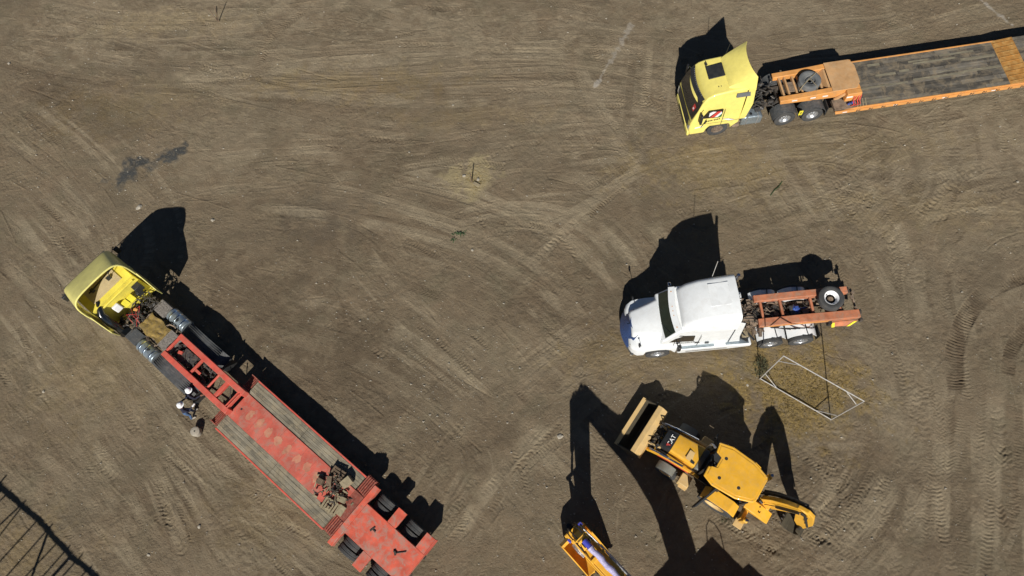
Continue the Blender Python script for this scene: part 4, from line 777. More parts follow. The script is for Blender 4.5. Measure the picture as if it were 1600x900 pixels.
MB().bb(-8.42, -8.36, -.75, -.5, 1.2, 1.5).bb(-8.70, -8.63, .3, .5, 1.25, 1.5).bb(-8.76, -8.64, .62, .76, 1.1, 1.3).each('coupling_hook', 'chassis', G, bevel=.01)
bd = MB().slab([(-7.45, .69, 1.20), (-7.52, .80, .90), (-8.30, .83, .92), (-8.58, .70, 1.24)][::-1], .02).build('warning_board', 'orange2', G)
MB().slab([(-7.47, .715, 1.19), (-7.60, .715, 1.19), (-7.66, .825, .90), (-7.53, .825, .90)][::-1], .012).slab([(-8.40, .735, 1.20), (-8.54, .735, 1.22), (-8.28, .845, .94), (-8.16, .845, .94)][::-1], .012).build('yellow_band', 'yellowbit', bd)
MB().bb(-7.3, -7.45, .60, .78, 1.0, 1.3).build('board_bracket', 'black', G)
SQ = empty('spare_wheel', G.matrix_basis @ Vector((-7.48, -.22, 1.53)), 0, 'spare wheel with pale rim lying on the orange neck behind the white tractor', 'spare wheel')
MB().lathe(tyre_profile(.53, .29, .30), (0, 0, .15), 'z', 40).build('tyre', 'rubber', SQ)
r_ = MB().lathe([(.12, .10), (.22, .10), (.25, .22), (.312, .27), (.312, .04), (.29, .04), (.23, .06), (.12, .06), (.12, .10)], (0, 0, .02), 'z', 32).build('rim', 'whiteplastic', SQ)
MB().lathe([(0, .08), (.20, .08), (.20, .10), (0, .10)], (0, 0, .02), 'z', 24).cyl((.0, .0, .1), (0, 0, .16), .08, 12).build('hub_plate', 'brownmetal', r_)
hb = MB(); [hb.cyl((.23 * math.cos(a), .23 * math.sin(a), .20), (.23 * math.cos(a), .23 * math.sin(a), .235), .028, 10) for a in (2.4, 4.2)]; hb.each('vent_hole', 'black', r_)
# ------------------------------------------------------------------ faded yellow cab-over tractor, left
TO = (-20.83, 12.25, 0); TD = 141
Y = empty('semi_truck', TO, TD, 'faded yellow cab-over tractor with hollow roof fairing and exposed engine, coupled to the red trailer', 'truck')
CZ = 2.62
MB().prism([(.62, .55), (.66, 1.2), (.52, 1.75), (.28, CZ - .1), (.10, CZ), (-1.28, CZ), (-1.34, 1.05), (-1.1, .9)] + [(-.55 + .60 * math.cos(a), .5 + .60 * math.sin(a)) for a in [PI * (1 - k / 10) for k in range(11)]], lambda x, z: 1.22 if z < 2.0 else 1.22 - .10 * (z - 2.0)).build('cab', 'yellow3', Y, bevel=.06, seg=3)
MB().bb(.60, .80, -1.24, 1.24, .40, .72).build('bumper', 'yellow2', Y, bevel=.05)
MB().grid(lambda a, b_: (.57 - .26 * a + .06 * (1 - (2 * b_ - 1) ** 2), (2 * b_ - 1) * 1.12, 1.7 + .75 * a), 3, 10, .03).build('windscreen', 'glass', Y)
MB().bb(.66, .70, -.95, .95, .78, 1.38).build('grille', 'black', Y, bevel=.01)
# roof fairing: shell open to the rear
def fair(a, b_, k=0):
    u = 2 * b_ - 1; half = 1.27 + .06 * a
    hgt = 2.66 + .20 + 1.02 * a ** .85
    e = abs(u) ** (5.5 - 1.3 * a)
    y = half * math.copysign(abs(math.sin(u * PI / 2)) ** .80, u)
    zz = 2.30 + (hgt - 2.30) * (1 - e) ** .6 if e < 1 else 2.30
    x = .50 - 1.66 * a - .30 * a * (abs(u) ** 2.2) * .9
    return (x, y, zz - .04 * u * u)
MB().grid(fair, 16, 30, .04).build('roof_fairing', 'yellow2', Y)
MB().tube([fair(1, k / 30) for k in range(31)], .035, 8).build('fairing_rim', 'yellow2', Y)
MB().tube([(.50, y, 2.70 - .10 * (y / 1.2) ** 2) for y in np.linspace(-1.22, 1.22, 9)], .05, 8).build('fairing_lip', 'yellow2', Y)
MB().bb(.30, -1.04, -.78, .80, CZ + .015, CZ + .05).build('roof_well', 'beige', Y, bevel=.01)
st = MB().beam((.05, .55, CZ + .05), (-.62, .50, 3.2), .04, .04).beam((.0, -.5, CZ + .05), (-.66, -.62, 3.1), .04, .04).beam((-.45, .62, CZ + .06), (-.30, -.9, CZ + .06), .05, .05)
st.box((-.5, .42, CZ + .1), (.16, .16, .16)).box((-.62, -.42, CZ + .1), (.14, .18, .18)).tube([(-.3, -.75, CZ + .05), (-.5, -.9, CZ + .4), (-.7, -.6, CZ + .45), (-.6, -.5, CZ + .1)], .018, 6); st.build('fairing_strut', 'black', Y)
for s in (-1, 1):
    MB().grid(lambda a, b_: (-.70 - 1.50 * a * (.82 + .18 * b_) , s * (1.31 + .02 * math.sin(PI * a)), 1.0 + b_ * (2.05 - 1.15 * a ** 1.6)), 10, 6, .035).build('side_extender', 'yellow2', Y)
    mo = MB().box((.80, s * 1.52, 2.0), (.12, .24, .40)).build('mirror', 'black', Y, bevel=.03)
    MB().tube([(.5, s * 1.2, 2.35), (.85, s * 1.5, 2.3), (.82, s * 1.52, 2.1)], .018, 6).tube([(.5, s * 1.2, 1.6), (.82, s * 1.5, 1.8)], .018, 6).each('arm', 'black', mo)
ft = MB().tube([(.75, y, 2.62 - .02 * abs(y)) for y in np.linspace(-1.15, 1.2, 7)], .022, 6)
for y in np.linspace(-1.0, 1.0, 6): ft.beam((.70, y, 2.58), (.50, y, 2.66), .05, .05)
ft.build('visor_frame', 'black', Y)
sm = MB().tube([(-1.05, .62, 2.42 + .2), (-1.45, .98, 2.35), (-1.75, 1.02, 1.9), (-1.95, 1.0, 1.3)], [.10, .17, .19, .18], 14).cyl((-1.55, 1.0, .95), (-2.05, 1.0, 1.0), .27, 20); sm.build('air_intake', 'glass', Y)
MB().box((-1.48, .34, 1.95), (.16, .34, .42), (0, 12, 0)).build('header_tank', 'whiteplastic', Y, bevel=.05, seg=3)
for y in (-.02, -.34): MB().box((-1.50, y, 1.80), (.10, .27, .34), (0, 25, 0)).build('warning_tag', 'yellowbit', Y, bevel=.01)
MB().bb(-1.36, -1.30, -1.02, .95, CZ - .26, CZ - .16).build('cab_ridge', 'yellow3', Y, bevel=.02)
MB().box((-1.50, -.90, 2.0), (.28, .38, .4)).box((-1.46, -.75, 1.6), (.2, .3, .3)).build('electrical_box', 'black', Y, bevel=.02)
eg = MB(); clutter(eg, -2.35, -1.45, -1.0, .85, .85, 1.35, 85, .6, .26); eg.build('engine', 'grease', Y)
e2 = MB(); [e2.tube([(-1.5 - random.random() * .5, random.uniform(-.5, .6), 1.3), (-1.9 + random.uniform(-.2, .2), random.uniform(-.4, .5), 1.42), (-2.2 + random.uniform(-.2, .1), random.uniform(-.4, .5), 1.2)], .009, 6) for k in range(5)]; e2.each('red_cable', 'redbit', Y)
MB().box((-1.82, -.05, 1.40), (.2, .12, .05), (0, 0, 25)).build('reservoir_cap', 'orange', Y, bevel=.01)
dk_ = MB().grid(lambda a, b_: (-2.35 - 1.35 * a, -.42 + .86 * b_ + .05 * math.sin(9 * a + 4 * b_), 1.04 + .05 * math.sin(7 * a + 5 * b_) * math.cos(11 * b_ - 3 * a)), 14, 10, .06); dk_.build('dirt_crusted_walkway', 'mustard', Y)
MB().bb(-3.70, -4.45, -.42, .48, 1.0, 1.05).bb(-4.45, -4.5, -.5, .55, .9, 1.07).build('walkway_plate', 'concrete', Y)
c4 = MB(); clutter(c4, -4.35, -2.3, -.62, .62, .75, 1.02, 40, .5); c4.build('chassis_fittings', 'brownmetal', Y)
ch = MB()
for s in (-1, 1): ch.bb(-6.9, .3, s * .38, s * .46, .68, .96)
for x in (-1.6, -3.4, -5.3, -6.8): ch.bb(x - .06, x + .06, -.4, .4, .7, .9)
ch.build('chassis', 'chassis', Y)
for s in (-1, 1):
    tko = MB().cyl((-2.95, s * .93, .76), (-4.05, s * .93, .76), .33, 28).build('fuel_tank', 'tank', Y, bevel=.02)
    MB().lathe([(.325, -.03), (.345, -.03), (.345, .03), (.325, .03)], (-3.15, s * .93, .76), 'x', 28).lathe([(.325, -.03), (.345, -.03), (.345, .03), (.325, .03)], (-3.45, s * .93, .76), 'x', 28).lathe([(.325, -.03), (.345, -.03), (.345, .03), (.325, .03)], (-3.85, s * .93, .76), 'x', 28).each('strap', 'chrome', tko)
    MB().cyl((-3.6, s * .88, 1.07), (-3.6, s * .88, 1.15), .06, 12).build('filler_cap', 'black', tko)
    bx_ = MB().bb(-2.2, -2.9, s * .55, s * 1.16, .55, 1.08)
    for k in range(9): bx_.bb(-2.24 - .075 * k, -2.27 - .075 * k, s * .56, s * 1.15, 1.08, 1.11)
    bx_.build('battery_box' if s > 0 else 'air_tank_cover', 'fender' if s > 0 else 'concrete', Y, bevel=.008)
    # long flat mudguard over both drive axles
    mgd = MB().grid(lambda a, b_: (-4.12 - 2.72 * a, s * (.56 + .66 * b_), .98 + .10 * math.sin(PI * a) - (.25 * max(0, a - .88) / .12) - .02 * b_), 20, 8, .03)
    for k in range(7): mgd.beam((-4.2, s * (.62 + .085 * k), 1.01), (-6.4, s * (.62 + .085 * k), 1.04), .02, .10)
    mgd.build('mudguard', 'fender', Y)
    for xc in (-4.75, -6.10):
        wheel(Y, xc, s * 1.02, .5, s, .5, .29, 'alloy'); wheel(Y, xc, s * .70, .5, s, .5, .27, 'brownmetal')
    wheel(Y, -.55, s * 1.02, .5, s, .5, .29, 'alloy')
    MB().bb(-6.88, -6.92, s * .6, s * 1.2, .3, .95).build('mudflap', 'black', Y)
ax = MB(); [ax.cyl((x, -1, .5), (x, 1, .5), .09, 12) for x in (-.55, -4.75, -6.10)]; [ax.lathe([(0, -.24), (.2, -.17), (.26, 0), (.2, .17), (0, .24)], (x, 0, .58), 'y', 16) for x in (-4.75, -6.10)]; ax.build('axle', 'chassis', Y)
f5 = MB(); clutter(f5, -6.9, -4.55, -.36, .36, .78, 1.12, 90, .55, .26); f5.box((-5.4, 0, 1.08), (.8, .6, .08), (0, 0, 3)); f5.build('fifth_wheel', 'grease', Y)

# ------------------------------------------------------------------ red low-loader
R = empty('lowboy_trailer', TO, TD, 'long red low-loader trailer with grey plank side decks and double tyres at its tail', 'trailer')
for s, y in ((1, .50), (-1, -.50)):
    MB().prism([(-4.42, 1.20), (-4.42, 1.40), (-8.2, 1.40), (-8.72, 1.34), (-8.72, .62), (-8.45, .62), (-8.3, 1.12)], y - .125, y + .125).build('gooseneck_beam', 'red', R, bevel=.015)
cm = MB().bb(-4.42, -4.52, -.375, .375, 1.22, 1.36).bb(-6.05, -6.17, -.375, .375, 1.22, 1.33).bb(-7.72, -7.90, -.375, .375, 1.20, 1.38).bb(-8.60, -8.64, -.375, .375, 1.15, 1.38).bb(-8.48, -8.52, -.375, .375, 1.1, 1.36)
cm.cyl((-7.22, -.375, 1.28), (-7.22, .375, 1.28), .055, 14).box((-5.0, .02, 1.25), (.2, .14, .1), (0, 0, 20)).box((-6.35, .12, 1.28), (.3, .12, .05)); cm.each('cross_member', 'red', R, bevel=.01)
c6 = MB().cyl((-7.3, .2, 1.1), (-8.3, .1, 1.0), .05, 10).beam((-7.95, -.3, 1.1), (-8.45, .2, 1.1), .04, .03).beam((-7.35, .3, 1.12), (-7.65, -.3, 1.12), .02, .02).beam((-7.65, .3, 1.12), (-7.35, -.3, 1.12), .02, .02); c6.build('lift_gear', 'grease', R)
MB().bb(-8.66, -15.30, -.60, .66, .60, .90).build('centre_deck', 'reddeck', R, bevel=.01)
cd_ = MB()
for k in range(9): cd_.bb(-9.2 - .66 * k, -9.21 - .66 * k, -.59, .65, .90, .9025)
cd_.each('weld_seam', 'redrib', R)
pn = MB(); [pn.prismz([(-9.45 - .60 * k + random.uniform(-.05, .05) + .17 * math.cos(q) * random.uniform(.75, 1.2), .03 + random.uniform(-.04, .04) + .24 * math.sin(q) * random.uniform(.75, 1.15)) for q in [j * PI / 6 for j in range(12)]], .8995, .9035) for k in range(8)]; 
pn.each('worn_patch', 'wornred', R)
MB().cyl((-8.95, .08, .90), (-8.95, .08, .905), .05, 14).build('king_pin_hole', 'black', R)
for s, (ya, yb) in ((1, (.67, 1.34)), (-1, (-1.22, -.61))):
    pk = MB(); nn = 4; wv = (yb - ya) / nn
    for k in range(nn):
        for x, xe in ((-8.62, -11.9), (-11.9, -15.28)):
            pk.bb(x - .01, xe + .01, ya + wv * k + .005, ya + wv * (k + 1) - .005, .80, .865 + random.uniform(-.008, .008))
    pk.build('side_planks', 'wood', R)
    yo = yb if s > 0 else ya
    MB().bb(-8.62, -15.3, *sorted((yo + s * .006, yo + s * .075)), .62, .86).build('edge_rail', 'red', R, bevel=.008)
    rr_ = MB()
    for k in range(5): rr_.prism([(-8.12 - .1 * k, .60 + .05 * k), (-8.12 - .1 * k, .66 + .05 * k), (-8.17 - .1 * k, .68 + .05 * k), (-8.17 - .1 * k, .60 + .05 * k)], *sorted((s * .66, s * 1.30)))
    rr_.bb(-8.15, -8.62, *sorted((s * .66, s * .70)), .58, .84).bb(-8.15, -8.62, *sorted((s * 1.27, s * 1.30)), .58, .84); rr_.build('front_step', 'redrib', R)
    r2 = MB().prism([(-15.31, .60), (-15.31, .84), (-15.86, 1.06), (-15.86, .60)], *sorted((s * .62, s * 1.36 - (.06 if s < 0 else 0))))
    for k in range(5): r2.box((-15.37 - .108 * k, (s * .62 + s * 1.36 - (.06 if s < 0 else 0)) / 2, .885 + .042 * k), (.045, .72, .05), (0, 22, 0))
    r2.build('ribbed_ramp', 'redrib', R)
MB().prism([(-15.31, .60), (-15.31, .90), (-15.86, 1.07), (-15.86, .60)], -.61, .61).build('ramp_centre', 'redrib', R)
MB().bb(-15.87, -16.12, -1.28, 1.58, .75, 1.10).build('cross_plate', 'redrear', R, bevel=.01)
MB().bb(-16.125, -19.27, -.54, .87, .72, 1.105).build('rear_deck', 'redrear', R, bevel=.01)
for s, yi, o_ in ((1, .875, 1.56), (-1, -.545, -1.26)):
    MB().bb(-17.25, -17.69, *sorted((yi, o_)), .95, 1.10).build('wheel_pad', 'redrear', R, bevel=.01)
    MB().bb(-18.80, -19.25, *sorted((yi, o_)), .95, 1.10).build('wheel_pad', 'redrear', R, bevel=.01)
    MB().bb(-19.25, -19.28, *sorted((yi, o_)), .6, 1.115).build('tail_board', 'red', R)
    for xc in (-16.66, -18.25):
        wheel(R, xc, yi + s * .51, .47, s, .46, .29, 'brownmetal'); wheel(R, xc, yi + s * .175, .47, s, .46, .29, 'brownmetal')
ax = MB(); [ax.cyl((x, -1, .47), (x, 1.3, .47), .08, 12) for x in (-16.66, -18.25)]
for y in (-.42, .42): ax.bb(-8.7, -19.3, y - .07, y + .07, .45, .70)
ax.build('axle_frame', 'chassis', R)
hm = empty('hand_tool', R.matrix_basis @ Vector((-18.35, .12, 1.107)), 97, 'dark hammer-like tool lying on the red rear deck', 'tool')
MB().cyl((0, 0, .03), (0, -.42, .03), .017, 8).build('shaft', 'chassis', hm); MB().box((0, .03, .045), (.17, .07, .07)).build('head', 'chassis', hm, bevel=.01)
MB().cyl((.09, .09, .04), (-.02, -.03, .06), .03, 8).build('claw', 'chassis', hm)
b2 = empty('steel_bracket', R.matrix_basis @ Vector((-17.0, .05, 1.107)), 30, 'small dark bent bracket lying in the middle of the red rear deck', 'bracket')
MB().beam((-.12, 0, .02), (.12, .03, .02), .05, .03).build('plate', 'chassis', b2); MB().beam((0, 0, .02), (.05, -.16, .05), .04, .03).build('tab', 'chassis', b2)
# heap of load gear: dunnage blocks, pallets, chains
HP = R.matrix_basis
def heap_obj(name, x, y, z, deg, label, cat):
    return empty(name, HP @ Vector((x, y, z)), TD + deg, label, cat)
p1 = heap_obj('pallet', -14.95, .52, .905, 8, 'small broken pallet of pale slats at the near edge of the load gear heap', 'pallet')
for k in range(6): MB().box((.0 - .13 * k + .3, 0, .11), (.085, .52, .03), (0, 0, random.uniform(-3, 3))).build('slat', 'palewood', p1)
MB().box((0, -.2, .05), (.82, .06, .08)).box((0, .2, .05), (.82, .06, .08)).each('bearer', 'palewood', p1)
p2 = heap_obj('pallet', -14.30, -.62, .905, 8, 'tilted pallet with three brown slats on the far side of the heap', 'pallet')
for k in range(4): MB().box((.0, -.18 + .12 * k, .17), (.62, .08, .03), (0, 8, random.uniform(-2, 2))).build('slat', 'timber', p2)
MB().box((-.25, 0, .08), (.07, .46, .14)).box((.25, 0, .10), (.07, .46, .16)).each('bearer', 'timber', p2)
for i, (x, y, z, dx, dy, dz, a, lb) in enumerate(((-14.85, -.62, .905, .34, .46, .28, -12, 'largest grey-brown square block on the heap'), (-13.95, .06, .905, .26, .24, .24, 12, 'small square timber block at the front of the heap'),
    (-15.15, .02, .905, .36, .24, .2, 16, 'grey flat block in the middle of the heap near the ramp'), (-14.25, -.2, .905, .22, .4, .3, 35, 'tan upright block between the two pallets'), (-15.42, .36, .905, .3, .42, .12, 6, 'flat dusty board at the tail end of the heap'))):
    t = MB().box((x, y, z + dz / 2), (dx, dy, dz), (random.uniform(-6, 6), random.uniform(-6, 6), a)); o = t.build('timber_block', 'timber' if i % 2 else 'palewood', None, bevel=.015); o.matrix_world = HP @ o.matrix_world; tag(o, lb + ' on the red trailer', 'block')
cn = MB()
for k in range(34):
    x0, y0 = max(-15.3, min(-14.0, random.gauss(-14.65, .3))), max(-.7, min(.45, random.gauss(-.1, .3))); z0 = random.uniform(.93, 1.2); pts = [(x0, y0, z0)]
    for _ in range(5): l_ = pts[-1]; pts.append((l_[0] + random.uniform(-.13, .13), l_[1] + random.uniform(-.13, .13), max(.925, min(1.22, l_[2] + random.uniform(-.1, .1)))))
    cn.tube(pts, random.choice((.014, .02, .026)), 6)
o = cn.build('chain_pile', 'chassis'); o.matrix_world = HP @ o.matrix_world; tag(o, 'tangle of dark lashing chains heaped over the timber blocks on the red deck', 'chains')
bn = MB()
for k in range(34):
    x0, y0 = random.gauss(-14.65, .42), random.gauss(-.08, .34); a = random.uniform(0, PI); L_ = random.uniform(.1, .3); z0 = random.uniform(.93, 1.16)
    bn.beam((x0, y0, z0), (x0 + L_ * math.cos(a), y0 + L_ * math.sin(a), z0 + random.uniform(-.04, .08)), random.uniform(.03, .08), random.uniform(.02, .06))
o = bn.build('load_binders', 'palewood'); o.matrix_world = HP @ o.matrix_world; tag(o, 'pile of pale load binders and wood offcuts mixed into the chains', 'load binders', kind='stuff')
# ------------------------------------------------------------------ backhoe loader
B = empty('backhoe_loader', (3.93, 5.26, 0), 145, 'amber backhoe loader with empty front bucket and folded rear arm', 'backhoe loader')
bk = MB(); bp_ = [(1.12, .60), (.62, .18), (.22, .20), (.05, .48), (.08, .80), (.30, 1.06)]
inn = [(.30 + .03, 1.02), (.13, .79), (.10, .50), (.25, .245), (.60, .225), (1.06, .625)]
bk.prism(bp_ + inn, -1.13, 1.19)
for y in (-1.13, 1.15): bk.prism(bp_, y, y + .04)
bk.build('bucket', 'darkbucket', B, bevel=.004)
MB().beam((1.10, -1.15, .615), (1.10, 1.21, .615), .17, .03).build('cutting_edge', 'catdust', B)
MB().prism([(.47, 1.05), (.46, 1.08), (.26, 1.10), (.03, .92), (-.04, .60), (.04, .60)], -1.10, 1.16).build('bucket_back', 'catdust', B, bevel=.01)
for s in (-1, 1):
    ar = MB()
    pa = [(-.02, .62), (-.35, 1.05), (-.85, 1.30), (-2.15, 1.55), (-2.35, 1.38), (-2.1, 1.28), (-.85, 1.06), (-.28, .62), (-.1, .42)]
    ar.prism(pa, *sorted((s * .56, s * .68))); ar.build('loader_arm', 'cat' if s > 0 else 'catdust', B, bevel=.02)
    MB().cyl((-.15, s * .62, .95), (-.95, s * .62, 1.42), .035, 12).cyl((-.6, s * .62, 1.22), (-1.6, s * .62, 1.62), .055, 12).build('lift_cylinder', 'chrome', B)
    MB().beam((.02, s * .45, .95), (-.5, s * .4, 1.15), .07, .09).build('tilt_link', 'catdust', B, bevel=.01)
MB().bb(-.3, -.42, -.6, .6, .95, 1.05).build('arm_cross_tube', 'cat', B, bevel=.02)
cl = MB(); clutter(cl, -.45, .0, -.5, .5, .55, 1.25, 40, .6, .18); cl.build('hydraulic_lines', 'black', B)
MB().prism([(-.55, .95), (-1.0, 1.18), (-2.1, 1.38), (-2.1, 1.33), (-1.0, 1.13), (-.55, .90)], .682, .70).build('red_stripe', 'redbit', B)
hd_ = MB().loft([ring(-.86, .41, .7, 1.72, .1, .03), ring(-1.3, .43, .7, 1.80, .1, .03), ring(-1.95, .46, .7, 1.90, .1, .03)]).build('hood', 'cat', B)
MB().loft([ring(-.40, .36, .6, 1.52, .1, .03), ring(-.55, .40, .6, 1.64, .1, .03), ring(-.855, .41, .6, 1.725, .1, .03)]).build('nose_panel', 'black', B)
MB().box((-1.66, .16, 1.895), (.34, .4, .012), (0, -8, 0)).build('hood_insert', 'catdust', hd_, bevel=.004)
MB().box((-1.80, .34, 1.905), (.16, .10, .02), (0, -8, 0)).build('hood_vent', 'black', hd_)
text_part('logo', 'CAT', .24, 'whitebit', B, Matrix.Translation((-.70, 0.02, 1.745)) @ Euler((0, rad(-13), rad(-90))).to_matrix().to_4x4(), .006)
MB().slab([(-.60, .19, 1.70), (-.78, .20, 1.743), (-.62, .31, 1.705)][::-1], .01).build('logo_triangle', 'redbit', B)
MB().tube([(-2.02, -.55, 1.2), (-2.02, -.55, 2.50), (-2.10, -.52, 2.68), (-2.2, -.46, 2.72)], .045, 12).build('exhaust_pipe', 'alloy', B)
MB().bb(-4.6, -.3, -.34, .34, .55, .95).bb(-4.6, -4.45, -1.0, 1.0, .45, 1.15).build('frame', 'cat', B, bevel=.02)
MB().bb(-1.75, -2.2, .68, 1.15, .45, .92).build('side_tank', 'catdust', B, bevel=.03)
MB().bb(-1.75, -2.2, -1.1, -.68, .45, .92).build('battery_box', 'catdust', B, bevel=.03)
MB().box((-2.05, 1.05, .7), (.35, .28, .04)).box((-2.05, 1.1, .42), (.35, .22, .04)).each('step', 'catdust', B)
# cab: posts, glass, roof
cb = MB()
for x, y in ((-2.25, .52), (-2.25, -.52), (-3.15, .70), (-3.15, -.70), (-4.15, .62), (-4.15, -.62)): cb.beam((x, y, 1.2), (x, y * 1.02, 2.72), .07, .07)
cb.bb(-2.2, -4.2, -.66, -.60, 1.15, 1.3).bb(-2.2, -4.2, .60, .66, 1.15, 1.3).bb(-2.2, -4.2, -.62, .62, .95, 1.1); cb.build('cab_frame', 'black', B)
gl = MB().slab([(-2.24, -.5, 1.4), (-2.24, .5, 1.4), (-2.28, .5, 2.68), (-2.28, -.5, 2.68)], .01).slab([(-2.3, -.57, 1.3), (-3.1, -.72, 1.3), (-3.1, -.72, 2.68), (-2.3, -.57, 2.68)], .01).slab([(-4.17, .58, 1.5), (-4.17, -.58, 1.5), (-4.17, -.58, 2.68), (-4.17, .58, 2.68)], .01); gl.each('cab_window', 'glass', B)
roof = [(-2.32, .72), (-2.30, .30), (-2.55, .22), (-2.55, -.25), (-2.30, -.33), (-2.22, -.72), (-2.75, -.86), (-3.7, -.80), (-4.32, -.58), (-4.38, -.45), (-4.38, .45), (-4.30, .58), (-3.7, .82), (-2.75, .88)]
ro = MB().prismz(roof, 2.74, 2.84).build('cab_roof', 'cat', B, bevel=.035, seg=3)
MB().prismz([(x * .90 - .33, y * .86) for x, y in roof], 2.842, 2.858).build('roof_panel', 'cat', ro, bevel=.01)
bolt = MB(); [bolt.cyl((x, y, 2.84), (x, y, 2.862), .065, 16) for x, y in ((-2.72, -.30), (-2.85, .48), (-3.62, .40))]; bolt.each('roof_cap', 'black', ro)
b3 = MB(); [b3.cyl((x * .97 - .09, y * .93, 2.83), (x * .97 - .09, y * .93, 2.85), .018, 8) for x, y in roof[5:]]; b3.each('roof_bolt', 'catdust', ro)
MB().bb(-2.5, -3.3, -.28, .28, 1.1, 1.22).bb(-3.2, -3.5, -.28, .28, 1.2, 1.9).build('seat', 'black', B, bevel=.06)
MB().beam((-2.3, 0, 1.1), (-2.55, 0, 1.75), .06, .06).lathe([(.17, -.012), (.19, 0), (.17, .012), (.15, 0), (.17, -.012)], (-2.58, 0, 1.78), 'z', 20).build('steering_wheel', 'black', B)
MB().bb(-1.97, -2.2, -.45, .45, 1.0, 1.75).build('dashboard', 'greyplastic', B, bevel=.04)
dr = MB().slab([(-3.02, .74, 1.25), (-3.02, .74, 2.55), (-2.66, 1.80, 2.45), (-2.70, 1.70, 1.45)], .05).build('door', 'black', B); MB().tube([(-3.02, .73, 1.25), (-3.02, .73, 2.6), (-2.64, 1.84, 2.5), (-2.69, 1.74, 1.42), (-3.02, .73, 1.25)], .04, 6).build('door_frame', 'black', dr)
mr = MB().box((-2.05, -.95, 2.4), (.05, .18, .28)).build('mirror', 'black', B, bevel=.02); MB().tube([(-2.25, -.6, 2.6), (-2.05, -.92, 2.55)], .015, 6).build('arm', 'black', mr)
for s in (-1, 1):
    wheel(B, -1.18, s * .92, .42, s, .44, .34, 'catdust', lug=20, name='front_wheel')
    MB().grid(lambda a, b_: (-1.18 + .52 * math.cos(PI * (.18 + .5 * a)), s * (.76 + .34 * b_), .44 + .54 * math.sin(PI * (.18 + .5 * a))), 8, 3, .03).build('front_mudguard', 'greyplastic', B)
    wheel(B, -3.45, s * .92, .70, s, .72, .46, 'catdust', lug=24, name='rear_wheel')
    rf = MB().prism([(-2.75, 1.05), (-2.95, 1.52), (-3.9, 1.52), (-4.2, 1.25), (-4.2, 1.2), (-3.88, 1.46), (-2.98, 1.46), (-2.78, 1.02)], *sorted((s * .66, s * 1.16))); rf.build('rear_mudguard', 'cat', B, bevel=.012)
    sb = MB().beam((-4.62, s * .95, .5), (-4.62, s * 1.0, 1.45), .2, .18).build('stabiliser', 'cat' , B, bevel=.02)
    MB().cyl((-4.62, s * 1.0, .6), (-4.62, s * 1.02, 1.7), .06, 12).build('cylinder', 'chrome', sb); MB().box((-4.62, s * 1.08, .30), (.36, .34, .06)).build('foot_pad', 'catdust', sb, bevel=.01)
MB().beam((-4.95, .0, .55), (-4.95, .0, 1.25), .34, .5).build('swing_post', 'cat', B, bevel=.03)
bo = [(-4.95, 1.0), (-4.85, 1.35), (-5.15, 2.2), (-5.7, 3.15), (-5.92, 3.35), (-6.08, 3.2), (-5.95, 2.95), (-5.55, 2.2), (-5.25, 1.2), (-5.15, .85)]
MB().prism([(-4.9, .95), (-4.72, 1.4), (-4.95, 2.2), (-5.35, 3.0), (-5.75, 3.42), (-6.05, 3.38), (-6.2, 3.1), (-6.0, 2.75), (-5.75, 2.2), (-5.5, 1.4), (-5.35, .85)], -.22, -.04).build('boom', 'cat', B, bevel=.02)
MB().cyl((-5.0, -.13, 1.55), (-5.45, -.13, 2.65), .06, 14).cyl((-5.45, -.13, 2.65), (-5.75, -.13, 3.4), .03, 10).build('boom_cylinder', 'black', B)
MB().prism([(-5.62, 3.40), (-5.98, 3.56), (-6.28, 3.3), (-6.62, 2.2), (-6.68, .95), (-6.42, .85), (-6.15, 1.3), (-5.9, 2.2)], -.20, -.06).build('dipper', 'cat', B, bevel=.02)
MB().cyl((-6.15, -.13, 3.3), (-6.62, -.13, 1.9), .05, 12).cyl((-6.62, -.13, 1.9), (-6.75, -.13, 1.3), .028, 10).build('dipper_cylinder', 'black', B)
dn = MB()
for y in (-.30, .04): dn.tube([(-4.95, y, 1.3), (-5.3, y, 2.4), (-5.8, y, 3.45), (-6.1, y, 3.25), (-6.3, y, 2.3)], .016, 6)
dn.each('hydraulic_hose', 'black', B)
MB().prism([(-6.62, .95), (-6.80, .55), (-6.62, .15), (-6.25, .10), (-5.95, .38), (-6.0, .42), (-6.28, .18), (-6.58, .22), (-6.70, .55), (-6.45, .92)], -.42, .18).build('digging_bucket', 'darkbucket', B, bevel=.008)
th = MB(); [th.beam((-5.98, y, .38), (-5.86, y, .52), .05, .03) for y in (-.38, -.2, -.04, .13)]; th.each('bucket_tooth', 'chassis', B)
MB().cyl((-5.92, -.30, 3.22), (-5.92, .04, 3.22), .09, 14).cyl((-6.52, -.32, 1.0), (-6.52, .06, 1.0), .08, 14).cyl((-5.0, -.30, 1.15), (-5.0, .04, 1.15), .09, 14).each('pivot_pin', 'black', B)
MB().beam((-5.2, -.29, 2.0), (-5.85, -.29, 3.3), .08, .10).beam((-5.25, .03, 1.9), (-5.8, .03, 3.1), .06, .08).each('hose_guard', 'black', B)
MB().cyl((-6.0, .02, 3.25), (-6.5, .02, 2.0), .045, 10).cyl((-6.1, -.26, 3.2), (-6.55, -.26, 1.7), .04, 10).each('bucket_cylinder', 'black', B)
MB().tube([(-4.75, -.34, 1.3), (-5.05, -.36, 2.1), (-5.5, -.36, 2.95), (-5.9, -.34, 3.35)], .07, 8).tube([(-4.75, -.46, 1.2), (-5.1, -.48, 2.0), (-5.6, -.45, 2.8)], .05, 8).tube([(-5.9, -.30, 3.4), (-6.3, -.28, 3.0), (-6.5, -.27, 2.2)], .05, 8).each('hose_bundle', 'black', B)
rc = MB(); clutter(rc, -4.95, -4.3, -.45, .45, .95, 1.35, 24, .6, .2); rc.build('valve_block', 'black', B)
